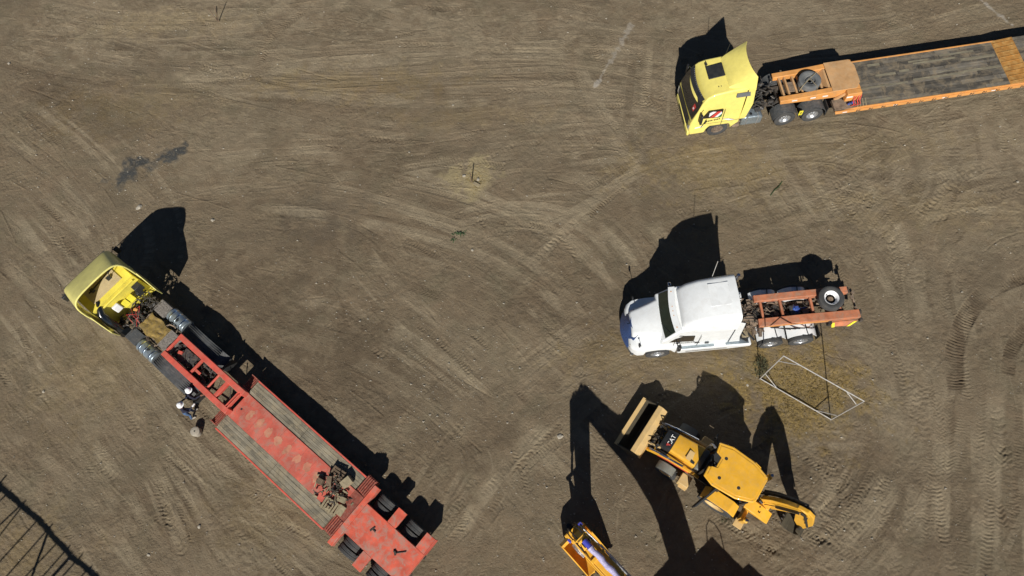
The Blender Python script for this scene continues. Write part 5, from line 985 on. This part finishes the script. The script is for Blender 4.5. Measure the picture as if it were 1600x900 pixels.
wb_ = MB().prism([(-4.3, 1.5), (-4.35, 1.15), (-5.35, 1.0), (-5.4, 1.12), (-4.9, 1.35)], .15, .62).build('swing_cover', 'cat', B, bevel=.02)

# ------------------------------------------------------------------ tracked excavator, mostly below the picture
X = empty('excavator', (5.7, -4.4, 0), 133, 'large amber excavator arm reaching in at the bottom edge with violet film round its cylinder', 'excavator')
bm_ = [(.75, 1.75), (1.25, 1.6), (1.95, 2.5), (2.5, 3.2), (3.1, 3.7), (3.9, 4.0), (4.9, 4.2), (7.1, 4.45), (7.42, 4.6), (7.30, 4.82), (6.9, 4.85), (4.9, 5.1), (3.6, 5.15), (2.6, 4.9), (1.85, 4.3), (1.15, 3.3), (.7, 2.2)]
MB().prism(bm_, -.26, .26).build('boom', 'cat', X, bevel=.03)
sc_ = MB().cyl((3.3, 0, 5.27), (5.35, 0, 5.15), .10, 18).build('stick_cylinder', 'black', X)
MB().cyl((5.35, 0, 5.15), (7.30, 0, 5.10), .055, 14).build('cylinder_rod', 'chrome', sc_)
sl = MB().tube([(5.45 + .17 * k, .02 * math.sin(k * 1.7), 5.15 - .004 * k) for k in range(10)], [.105 + .014 * math.sin(k * 2.3) for k in range(10)], 14); sl.build('sleeve_film', 'purple', X)
MB().cyl((6.98, 0, 5.11), (7.28, 0, 5.10), .105, 14).build('sleeve_cap', 'blueclip', X)
for s in (-1, 1):
    MB().cyl((1.35, s * .33, 2.0), (2.5, s * .33, 3.5), .08, 14).build('boom_cylinder', 'black', X)
    MB().cyl((2.5, s * .33, 3.5), (3.3, s * .33, 4.4), .05, 12).build('boom_rod', 'chrome', X)
    MB().tube([(2.3, s * .30, 4.75), (3.4, s * .30, 5.12), (4.8, s * .30, 5.08), (6.5, s * .30, 4.88), (7.1, s * .30, 4.95), (7.55, s * .26, 4.98)], .03, 8).tube([(3.4, s * .35, 5.0), (5.2, s * .35, 4.96), (6.8, s * .35, 4.8)], .022, 8).build('hydraulic_pipe', 'cat' if s > 0 else 'alloy', X)
hb2 = MB(); [hb2.box((x, .0, z), (.12, .62, .10)) for x, z in ((4.0, 5.16), (5.4, 5.06), (6.6, 4.92))]; hb2.each('pipe_clamp', 'cat', X, bevel=.01)
K0 = set(col.objects)
# stick hangs from the boom tip
sk_ = [(7.02, 5.98), (7.35, 6.18), (7.62, 5.9), (7.88, 4.95), (7.86, 3.6), (7.80, 1.55), (7.55, 1.35), (7.40, 1.55), (7.28, 3.6), (7.18, 5.0), (7.1, 5.35)]
MB().prism(sk_, -.20, .20).build('stick', 'cat', X, bevel=.02)
MB().bb(7.0, 7.85, -.34, .34, 5.35, 5.60).build('pivot_boss', 'cat', X, bevel=.02)
MB().slab([(7.02, -.26, 5.95), (7.45, -.26, 6.12), (7.45, .26, 6.12), (7.02, .26, 5.95)][::-1], .03).build('stick_top_plate', 'cat', X, bevel=.01)
MB().cyl((8.08, 0, 4.9), (8.22, 0, 3.2), .085, 14).box((7.98, 0, 5.0), (.16, .2, .16)).build('bucket_cylinder', 'black', X); MB().cyl((8.22, 0, 3.2), (8.32, 0, 2.25), .05, 12).build('bucket_rod', 'chrome', X)
MB().beam((8.32, .22, 2.3), (7.75, .22, 1.95), .05, .12).beam((8.32, -.22, 2.3), (7.75, -.22, 1.95), .05, .12).beam((8.32, .14, 2.25), (8.15, .14, 1.35), .06, .12).beam((8.32, -.14, 2.25), (8.15, -.14, 1.35), .06, .12).cyl((8.32, -.3, 2.28), (8.32, .3, 2.28), .06, 12).build('bucket_link', 'cat', X)
h4 = MB()
for k, y in enumerate((-.26, -.15, .12, .25)): h4.tube([(6.75, y, 5.55), (7.2, y, 6.05 + .05 * k), (7.7, y, 5.95), (7.95, y * .8, 5.3), (8.0, y * .6, 4.9)], .026, 8)
h4.each('hose_loop', 'black', X)
h5 = MB(); [h5.tube([(6.9, y, 5.62), (7.15, y + .03, 5.82), (7.45, y, 5.75)], .02, 6) for y in (.28, .33, .38)]; h5.each('steel_line', 'alloy', X)
MB().box((7.75, -.30, 5.85), (.14, .14, .10)).box((7.62, .34, 5.5), (.16, .12, .2)).each('hose_block', 'blueclip', X, bevel=.02)
for o_ in set(col.objects) - K0:
    for v_ in o_.data.vertices: v_.co.z *= .82
bkp = [(8.25, 1.45), (8.45, 1.0), (8.35, .45), (7.95, .08), (7.35, .06), (6.85, .35), (6.9, .40), (7.38, .14), (7.92, .16), (8.27, .50), (8.36, 1.0), (8.15, 1.40)]
MB().prism(bkp, -.60, .60).build('bucket', 'cat', X, bevel=.01)
for s in (-1, 1): MB().prism([(8.25, 1.45), (8.45, 1.0), (8.35, .45), (7.95, .08), (7.35, .06), (6.85, .35), (7.3, .95), (7.6, 1.3)], *sorted((s * .60, s * .64))).build('bucket_cheek', 'cat', X, bevel=.008)
MB().bb(7.6, 8.2, -.2, .2, 1.15, 1.6).build('bucket_ear', 'cat', X, bevel=.02)
th = MB(); [th.beam((6.9, y, .36), (6.68, y, .50), .1, .05) for y in (-.5, -.25, 0, .25, .5)]; th.each('bucket_tooth', 'chassis', X)
for o_ in set(col.objects) - K0:
    if o_.parent is X:
        for v_ in o_.data.vertices:
            v_.co.x -= .75 * max(0, 1 - v_.co.z / 4.4); v_.co.z -= .0 if v_.co.z > 1.6 else .12 * v_.co.z
# house, cab, tracks
gv_ = MB(); [gv_.bb(-.9 - .16 * k, -.98 - .16 * k, -1.62, -1.60, 1.7, 2.6) for k in range(9)]; gv_.each('side_vent', 'black', X)
MB().cyl((-1.6, -.9, 3.1), (-1.6, -.9, 3.5), .08, 14).build('exhaust', 'black', X)
MB().prismz([(1.6, -1.35), (1.6, .1), (.9, .35), (.9, 1.35), (-2.4, 1.35), (-2.75, .8), (-2.75, -.8), (-2.4, -1.35)], 1.05, 1.25).build('deck', 'cat', X, bevel=.03)
MB().bb(-.4, -2.7, -1.6, 1.45, 1.25, 3.1).build('engine_housing', 'cat', X, bevel=.08)
MB().bb(1.5, -.4, -1.6, -.45, 1.25, 2.75).build('tool_box', 'cat', X, bevel=.05)
MB().prism([(2.05, 1.25), (2.1, 2.0), (1.9, 2.95), (1.6, 3.05), (0, 3.05), (-.1, 1.25)], .38, 1.45).build('cab', 'glass', X, bevel=.06)
MB().bb(1.7, 0, .42, 1.4, 3.055, 3.12).build('cab_roof', 'cat', X, bevel=.02)
rl = MB().tube([(1.5, -1.35, 2.2), (1.55, -1.35, 3.1), (1.4, -1.35, 3.4), (1.1, -1.35, 3.45), (.8, -1.35, 3.35), (.6, -1.35, 2.9), (.55, -1.35, 2.3)], .02, 8); rl.tube([(1.75, 1.38, 1.3), (1.8, 1.38, 2.2), (1.6, 1.38, 2.5)], .018, 6); rl.build('handrail', 'greyplastic', X)
MB().box((1.95, 1.5, 2.1), (.07, .2, .42)).box((1.85, -1.4, 2.0), (.07, .2, .34)).tube([(1.7, 1.3, 1.5), (1.95, 1.5, 1.9)], .018, 6).tube([(1.6, -1.3, 1.5), (1.85, -1.4, 1.85)], .018, 6).build('mirror', 'greyplastic', X)
for s in (-1, 1):
    tp = [(1.95, .5), (1.75, .85), (1.3, .95), (-1.3, .95), (-1.75, .85), (-1.95, .5), (-1.75, .12), (-1.3, .02), (1.3, .02), (1.75, .12)]
    tr = MB().prism(tp, *sorted((s * .85, s * 1.4)))
    for k in range(18): tr.bb(-1.4 + .165 * k, -1.32 + .165 * k, *sorted((s * .84, s * 1.41)), .95, .985)
    tr.build('track', 'chassis', X, bevel=.02)
MB().bb(-1.0, 1.0, -.85, .85, .45, .8).cyl((0, 0, .8), (0, 0, 1.05), .6, 24).build('undercarriage', 'chassis', X)
# ------------------------------------------------------------------ white pipe frame standing on end
ga = Vector((8.78, 7.75, 0)); gb = Vector((11.51, 5.92, 0)); GH = 3.62
ga.z = gz(ga.x, ga.y); gb.z = gz(gb.x, gb.y); gd = (gb - ga); gl_ = gd.length; gdir = gd.normalized()
F = empty('pipe_frame', (ga.x, ga.y, 0), math.degrees(math.atan2(gdir.y, gdir.x)), 'tall upright rectangular frame of white pipe with corner braces, behind the white tractor', 'pipe frame')
r = .022; Lf = Vector((gdir.x, gdir.y)).length * gl_
MB().tube([(0, 0, 0), (0, 0, GH)], r).build('post', 'pipe', F); MB().tube([(Lf, 0, 0), (Lf, 0, GH)], r).build('post', 'pipe', F)
MB().tube([(0, 0, GH), (Lf, 0, GH)], r).build('top_rail', 'pipe', F); MB().tube([(0, 0, .07), (Lf, 0, .07)], r).build('ground_rail', 'pipe', F)
for a, b_ in (((.75, .07), (0, .85)), ((Lf - .7, .07), (Lf, .8)), ((.75, GH), (0, GH - .8)), ((Lf - .75, GH), (Lf, GH - .75))): MB().tube([(a[0], .02, a[1]), (b_[0], .02, b_[1])], .018, 6).build('brace', 'pipe', F)

# ------------------------------------------------------------------ stakes, stones, sprig, stick, bucket
def stake(u, v, h, tilt, name_lab, mt='timber', n=1):
    p = ray_ground(u, v); o = MB().tube([(0, 0, -.1), (tilt[0], tilt[1], h)], [.03, .022], 8).build('survey_stake', mt); o.location = (p.x, p.y, gz(p.x, p.y)); tag(o, name_lab, 'stake'); return o
stake(737, 284, .85, (.02, .0), 'thin upright stake on the pale sandy patch in the middle of the yard')
stake(341, 34, .95, (.18, .25), 'dark leaning stake at the top edge of the yard, right one of a V-shaped pair')
stake(340, 33, .62, (-.30, .35), 'shorter dark stake leaning left, left one of the V-shaped pair at the top edge')
def pebble_mesh(seed, r, flat=.65, ax=1.2):
    rg = random.Random(seed); bm = bmesh.new(); bmesh.ops.create_icosphere(bm, subdivisions=2, radius=r)
    for v in bm.verts:
        k = 1 + rg.uniform(-.16, .16); v.co = Vector((v.co.x * ax * k, v.co.y * k, v.co.z * flat * k))
    me = bpy.data.meshes.new('stone'); bm.to_mesh(me); bm.free(); me.materials.append(M['stone']); return me
for i, (u, v, r, ax_, lb) in enumerate(((725, 275, .10, 1.1, 'round pale stone just left of the thin stake on the sandy patch'), (747, 281, .10, 1.1, 'round pale stone just right of the thin stake on the sandy patch'),
     (738, 391, .08, 1.2, 'lone pale stone below the green sprig in the middle of the yard'), (217, 324, .14, 1.5, 'pale angular stone above the faded yellow tractor'), (332, 344, .10, 1.1, 'pale stone beside the tip of the faded yellow tractor\'s shadow'),
     (875, 682, .13, 1.4, 'dusty stone left of the long machine-arm shadow'), (311, 823, .09, 1.2, 'pale stone alone on the ground in the lower left'), (232, 867, .08, 1.3, 'small pale stone near the bottom left corner of the yard'),
     (15, 100, .09, 1.1, 'pale stone at the upper left edge of the yard'), (68, 612, .08, 1.2, 'small pale stone at the left edge below the faded yellow tractor'), (1590, 284, .08, 1.1, 'dark-sided stone at the right edge of the yard'), (1168, 602, .07, 1.2, 'dark small stone left of the white pipe frame'))):
    p = ray_ground(u, v); o = bpy.data.objects.new('stone', pebble_mesh(i, r, .65, ax_)); col.objects.link(o); o.location = (p.x, p.y, gz(p.x, p.y) + r * .2); o.scale = (.8, .8, .8); o.rotation_euler = (0, 0, i * 1.3); tag(o, lb, 'stone')
p = ray_ground(741, 288); o = MB().box((0, 0, .05), (.38, .17, .09), (0, 0, -32)).build('broken_brick', 'palewood', bevel=.02); o.location = (p.x + .12, p.y - .03, gz(p.x, p.y)); tag(o, 'pinkish broken brick lying at the foot of the thin stake', 'brick')
p = ray_ground(310, 676); bu = empty('drum_lid', (p.x, p.y, gz(p.x, p.y)), 0, 'pale round stool-like tub with dark centre hole beside the two workers', 'tub')
MB().lathe([(0, 0), (.17, 0), (.20, .05), (.215, .32), (.205, .36), (.14, .385), (.05, .39), (0, .39)], (0, 0, 0), 'z', 28).build('shell', 'stone', bu); MB().cyl((0, 0, .385), (0, 0, .395), .035, 12).build('hole', 'black', bu)
p = ray_ground(1213, 296); o = MB().tube([(-.33, -.33, .02), (-.1, -.05, .05), (.12, .12, .04), (.33, .42, .03)], .022, 6).build('green_stick', 'leaf'); o.location = (p.x, p.y, gz(p.x, p.y)); tag(o, 'slim dark green stick lying on bare ground between the two right-hand tractors', 'stick')
def leafy(name, u, v, n, rx, ry, h, mt, lb, cat, lw=.05):
    p = ray_ground(u, v); m_ = MB()
    for k in range(n):
        a = random.uniform(0, 2 * PI); q = random.random() ** .6; x, y = rx * q * math.cos(a), ry * q * math.sin(a); z = random.uniform(.01, h * (1.1 - q)); L_ = random.uniform(.06, .16); t = random.uniform(0, 2 * PI); tz = random.uniform(-.02, .08)
        d = Vector((math.cos(t), math.sin(t), tz / L_)); s_ = Vector((-d.y, d.x, 0)) * lw * .5; c0 = Vector((x, y, z))
        m_.add([c0, c0 + d * L_ * .5 + s_, c0 + d * L_, c0 + d * L_ * .5 - s_ + Vector((0, 0, .01))], [(0, 1, 2, 3)])
    for k in range(max(3, n // 14)):
        a = random.uniform(0, 2 * PI); m_.tube([(0, 0, 0), (rx * .5 * math.cos(a), ry * .5 * math.sin(a), h * .5), (rx * .9 * math.cos(a), ry * .9 * math.sin(a), h * .7)], .006, 4)
    o = m_.build(name, mt); o.location = (p.x, p.y, gz(p.x, p.y)); tag(o, lb, cat); return o
leafy('weed_sprig', 719, 365, 34, .32, .12, .12, 'leaf', 'small green weed sprig alone on bare ground in the middle of the yard', 'weed'); leafy("weed_sprig", 709, 375, 10, .07, .07, .06, 'leaf', 'tiny weed tuft just below the green sprig in mid yard', 'weed')
leafy('shrub', 1190, 574, 230, .34, .48, .4, 'dryleaf', 'dark scrubby dry shrub at the foot of the left post of the pipe frame', 'shrub', .03)
leafy('weed_sprig', 1136, 812, 30, .30, .14, .10, 'dryleaf', 'dark weed lying on the churned soil below the backhoe loader', 'weed', .03)
# dry grass as ground cover around the frame
gr_ = MB(); cnt = 0
while cnt < 4200:
    if random.random() < .85: u, v = random.gauss(1245, 62), random.gauss(605, 34)
    else: u, v = random.gauss(738, 20), random.gauss(280, 15)
    p = ray_ground(u, v); i = int((p.x - gx[0]) / STEP); j = int((p.y - gy[0]) / STEP)
    if not (0 <= i < NX and 0 <= j < NY) or straw[i, j] < random.uniform(.1, .7): 
        cnt += .25; continue
    a = random.uniform(0, 2 * PI); L_ = random.uniform(.05, .16); h = random.uniform(.005, .035); z = float(Hh[i, j]); d = Vector((math.cos(a), math.sin(a), 0)); s_ = Vector((-d.y, d.x, 0)) * .006
    b0 = Vector((p.x, p.y, z)); gr_.add([b0 - s_, b0 + s_, b0 + d * L_ * .6 + Vector((0, 0, h)) + s_ * .6, b0 + d * L_ + Vector((0, 0, h * .6)), b0 + d * L_ * .6 + Vector((0, 0, h)) - s_ * .6], [(0, 1, 2, 3, 4)]); cnt += 1
me = bpy.data.meshes.new('dry_grass'); me.from_pydata(gr_.v, [], gr_.f); me.materials.append(M['straw']); o = bpy.data.objects.new('dry_grass', me); col.objects.link(o); tag(o, 'thin yellow-brown dry grass cover around the white pipe frame', None, kind='stuff')
# gravel scatter
gv = MB(); tet = [Vector(v) for v in ((1, 0, 0), (-.5, .86, 0), (-.5, -.86, 0), (.1, .1, .8), (-.1, 0, -.5))]
for k in range(5200):
    if k % 3 == 0:
        c0 = random.choice(((120, 90), (60, 250), (700, 560), (300, 60), (230, 260), (520, 470), (690, 640), (900, 800), (1250, 820), (980, 600))); u, v = random.gauss(c0[0], 60), random.gauss(c0[1], 45)
    else: u, v = random.uniform(-20, 1620), random.uniform(0, 930)
    p = ray_ground(u, v); z = gz(p.x, p.y); r_ = min(.075, random.expovariate(1 / .015) + .010); a = random.random() * 6; ca, sa = math.cos(a), math.sin(a)
    gv.add([(p.x + r_ * (q.x * ca - q.y * sa), p.y + r_ * (q.x * sa + q.y * ca) * .8, z + r_ * (.3 + q.z * .7)) for q in tet], [(0, 1, 3), (1, 2, 3), (2, 0, 3), (1, 0, 4), (2, 1, 4), (0, 2, 4)])
me = bpy.data.meshes.new('gravel'); me.from_pydata(gv.v, [], gv.f); me.materials.append(M['stone']); o = bpy.data.objects.new('gravel', me); col.objects.link(o); tag(o, 'pale pebbles and grit scattered over the bare earth', None, kind='stuff')

# ------------------------------------------------------------------ open rafter shelter below the lower left corner; only its shadow falls into view
PGZ = 4.4
def under(u, v, z=PGZ):      # where a member at height z must stand for its shadow to land on the photographed spot
    s_ = ray_ground(u, v); k = z / math.tan(rad(SUN_EL)); a = rad(SUN_AZ - 180); return Vector((s_.x - k * math.cos(a), s_.y - k * math.sin(a), z))
pg = empty('pole_shelter', (0, 0, 0), 0, 'open pole shelter frame beyond the lower left corner, seen only by its rafter shadows', 'shelter')
bl = [under(*q) for q in ((-60, 690), (5, 762), (60, 815), (110, 870), (150, 900), (190, 950))]
MB().tube(bl, .09, 8).build('eaves_beam', 'timber', pg)
for a, b_, r_ in (((10, 745), (-60, 830), .035), ((18, 768), (-50, 830), .03), ((39, 786), (-40, 860), .035), ((36, 792), (-40, 890), .03), ((62, 812), (-60, 945), .03), ((80, 824), (-40, 960), .03), ((92, 848), (20, 925), .03), ((108, 857), (30, 945), .03), ((128, 870), (60, 945), .03), ((143, 888), (110, 920), .03)):
    pa, pb = under(*a), under(*b_); MB().tube([pa + Vector((0, 0, .08)), pb + Vector((0, 0, .08))], r_, 6).build('rafter', 'timber', pg)
pa = under(76, 826); pb = under(44, 915); MB().tube([pa, pb], .06, 6).build('brace', 'timber', pg)
for k in (1, 3, 5): q = bl[k]; MB().tube([(q.x - 1.2, q.y - 1.5, 0), (q.x - 1.2, q.y - 1.5, PGZ)], .08, 8).tube([(q.x, q.y, PGZ), (q.x - 1.4, q.y - 1.7, PGZ - .1)], .06, 6).build('pole', 'timber', pg)

# ------------------------------------------------------------------ two workers beside the red trailer neck
def person(name, base, deg, J, E_, radii, zones, label, extras):
    """one continuous skinned body; zones maps a material name to the joints it owns"""
    t = empty(name, base, deg, label, 'person')
    names = list(J); ix = {k: i for i, k in enumerate(names)}
    me = bpy.data.meshes.new('body'); me.from_pydata([J[k] for k in names], [(ix[a], ix[b_]) for a, b_ in E_], []); o = bpy.data.objects.new('body', me); col.objects.link(o)
    sk = o.modifiers.new('skin', 'SKIN'); sk.use_smooth_shade = True
    for k in names:
        s_ = me.skin_vertices[0].data[ix[k]]; rr = radii[k]; s_.radius = rr if isinstance(rr, tuple) else (rr, rr); s_.use_root = (k == 'pelvis')
    sb = o.modifiers.new('sub', 'SUBSURF'); sb.levels = 2; sb.render_levels = 2
    dg = bpy.context.evaluated_depsgraph_get(); nm = bpy.data.meshes.new_from_object(o.evaluated_get(dg)); nm.name = 'body'; bpy.data.objects.remove(o)
    mats = list(zones); nm.materials.clear(); [nm.materials.append(M[k]) for k in mats]
    segs = [(Vector(J[a]), Vector(J[b_]), mi) for mi, k in enumerate(mats) for a, b_ in zones[k]]
    for f in nm.polygons:
        c0 = f.center; best = 1e9
        for a, b_, mi in segs:
            d = b_ - a; tt = max(0, min(1, (c0 - a).dot(d) / max(1e-9, d.length_squared))); q = (a + d * tt - c0).length
            if q < best: best = q; f.material_index = mi
        f.use_smooth = True
    o = bpy.data.objects.new('body', nm); col.objects.link(o); o.parent = t
    extras(t); return t
def skeleton(lean, armL, armR, kneebend=0.0, stride=.12):
    """x forward, y left. lean: forward offset of the shoulders; arms: (elbow, wrist, hand direction)"""
    J = {'pelvis': (-.02 - lean * .25, 0, .93 - kneebend * .3), 'waist': (.02 + lean * .15, 0, 1.08 - kneebend * .3), 'chest': (.03 + lean * .7, 0, 1.32 - kneebend * .3 - lean * .15), 'neck': (.03 + lean * 1.0, 0, 1.47 - kneebend * .3 - lean * .22), 'head': (.06 + lean * 1.15, 0, 1.58 - kneebend * .3 - lean * .25), 'crown': (.06 + lean * 1.25, 0, 1.70 - kneebend * .3 - lean * .27)}
    E_ = [('pelvis', 'waist'), ('waist', 'chest'), ('chest', 'neck'), ('neck', 'head'), ('head', 'crown')]
    R_ = {'pelvis': (.15, .12), 'waist': (.14, .11), 'chest': (.17, .12), 'neck': .06, 'head': .10, 'crown': .075}
    for s, nm, (el, wr, hdv) in ((1, 'L', armL), (-1, 'R', armR)):
        J['hip' + nm] = (-.02 - lean * .2, s * .10, .88 - kneebend * .3); J['knee' + nm] = (s * stride * .4 + .04 + kneebend * .35, s * .12, .49 - kneebend * .1); J['ankle' + nm] = (s * stride - .04, s * .13, .09); J['toe' + nm] = (s * stride + .17, s * .15, .045)
        J['sh' + nm] = (.02 + lean * .8, s * .19, 1.40 - kneebend * .3 - lean * .18); J['el' + nm] = el; J['wr' + nm] = wr
        h = Vector(hdv).normalized(); W0 = Vector(wr); pm = W0 + h * .07; J['palm' + nm] = tuple(pm)
        E_ += [('pelvis', 'hip' + nm), ('hip' + nm, 'knee' + nm), ('knee' + nm, 'ankle' + nm), ('ankle' + nm, 'toe' + nm), ('chest', 'sh' + nm), ('sh' + nm, 'el' + nm), ('el' + nm, 'wr' + nm), ('wr' + nm, 'palm' + nm)]
        R_.update({'hip' + nm: .10, 'knee' + nm: .065, 'ankle' + nm: .048, 'toe' + nm: .045, 'sh' + nm: .075, 'el' + nm: .048, 'wr' + nm: .032, 'palm' + nm: (.038, .02)})
        sd_ = h.cross(Vector((0, 0, 1))); sd_ = sd_.normalized() if sd_.length > .1 else Vector((0, 1, 0)); dn_ = Vector((0, 0, -1)) if abs(h.z) < .8 else Vector((1, 0, 0))
        for k, (off, ln) in enumerate(((-.030, .070), (-.010, .080), (.010, .075), (.030, .058))):
            a = pm + sd_ * off + h * .03; b_ = a + h * ln * .5; c_ = b_ + (h * .6 + dn_ * .6) * ln * .5
            J[f'f{nm}{k}a'] = tuple(a); J[f'f{nm}{k}b'] = tuple(b_); J[f'f{nm}{k}c'] = tuple(c_); E_ += [('palm' + nm, f'f{nm}{k}a'), (f'f{nm}{k}a', f'f{nm}{k}b'), (f'f{nm}{k}b', f'f{nm}{k}c')]
            R_.update({f'f{nm}{k}a': .010, f'f{nm}{k}b': .009, f'f{nm}{k}c': .008})
        a = W0 + h * .03 - sd_ * .035 * s; b_ = a + (h * .7 - sd_ * .7 * s) * .045; J['th' + nm] = tuple(a); J['tt' + nm] = tuple(b_); E_ += [('wr' + nm, 'th' + nm), ('th' + nm, 'tt' + nm)]; R_.update({'th' + nm: .012, 'tt' + nm: .010})
    return J, E_, R_
def zone(top, legs, hands, J, E_):
    z = {top: [], legs: [], hands: [], 'boot': [], 'skin': []}
    for a, b_ in E_:
        k = a + b_
        if a[:2] in ('th', 'wr', 'pa') or a[0] == 'f': z[hands].append((a, b_))
        elif a.startswith('ankle'): z['boot'].append((a, b_))
        elif a in ('neck', 'head'): z['skin'].append((a, b_))
        elif a.startswith('hip') or a.startswith('knee') or b_.startswith('hip'): z[legs].append((a, b_))
        else: z[top].append((a, b_))
    return {k: v for k, v in z.items() if v}
def face_and_hat(J):
    hx, hy, hz_ = J['head']
    def fn(t):
        MB().lathe([(0, -.02), (.118, -.02), (.122, .0), (.118, .05), (.095, .10), (.05, .13), (0, .137)], (hx - .005, 0, hz_ + .07), 'z', 24).lathe([(.10, .0), (.150, -.012), (.155, -.004), (.10, .012), (.10, 0)], (hx + .008, 0, hz_ + .055), 'z', 24).beam((hx - .1, 0, hz_ + .19), (hx + .08, 0, hz_ + .19), .03, .02).build('helmet', 'whiteplastic', t)
        MB().tube([(hx - .06, y, hz_ - .02 - .02 * abs(y) * 10) for y in (-.09, -.05, 0, .05, .09)], .035, 8).build('hair', 'hair', t)
        MB().tube([(hx + .095, 0, hz_ + .03), (hx + .125, 0, hz_ - .015), (hx + .10, 0, hz_ - .02)], [.010, .016, .012], 8).build('nose', 'skin', t)
        for s in (-1, 1):
            MB().lathe([(0, -.012), (.012, 0), (0, .012)], (hx + .098, s * .034, hz_ + .03), 'y', 10).build('eye', 'black', t)
            MB().lathe([(0, -.01), (.028, -.004), (.03, .006), (0, .01)], (hx, s * .103, hz_), 'y', 12).build('ear', 'skin', t)
        MB().tube([(hx + .09, -.025, hz_ - .055), (hx + .102, 0, hz_ - .055), (hx + .09, .025, hz_ - .055)], .006, 6).build('mouth', 'redrib', t)
    return fn
M['glove'] = M['whiteplastic']; MATS['glove'] = M['whiteplastic']
p = ray_ground(303, 648); J, E_, R_ = skeleton(.10, ((.10, .36, 1.12), (.30, .42, 1.02), (1, .1, .1)), ((.22, -.26, 1.12), (.45, -.16, 1.18), (1, .2, 0)))
person('person', (p.x, p.y, gz(p.x, p.y)), 35, J, E_, R_, zone('navy', 'jeans', 'glove', J, E_), 'worker in white hard hat, navy jacket and blue jeans standing in the sun', face_and_hat(J))
p = ray_ground(309, 624); J, E_, R_ = skeleton(.22, ((.32, .30, 1.05), (.55, .25, .98), (1, 0, -.2)), ((.35, -.26, 1.0), (.58, -.15, .98), (1, .1, -.2)), .15)
person('person', (p.x, p.y, gz(p.x, p.y)), 10, J, E_, R_, zone('navy', 'darkcloth', 'skin', J, E_), 'second worker in white hard hat and dark clothes, bending in against the red trailer neck', face_and_hat(J))
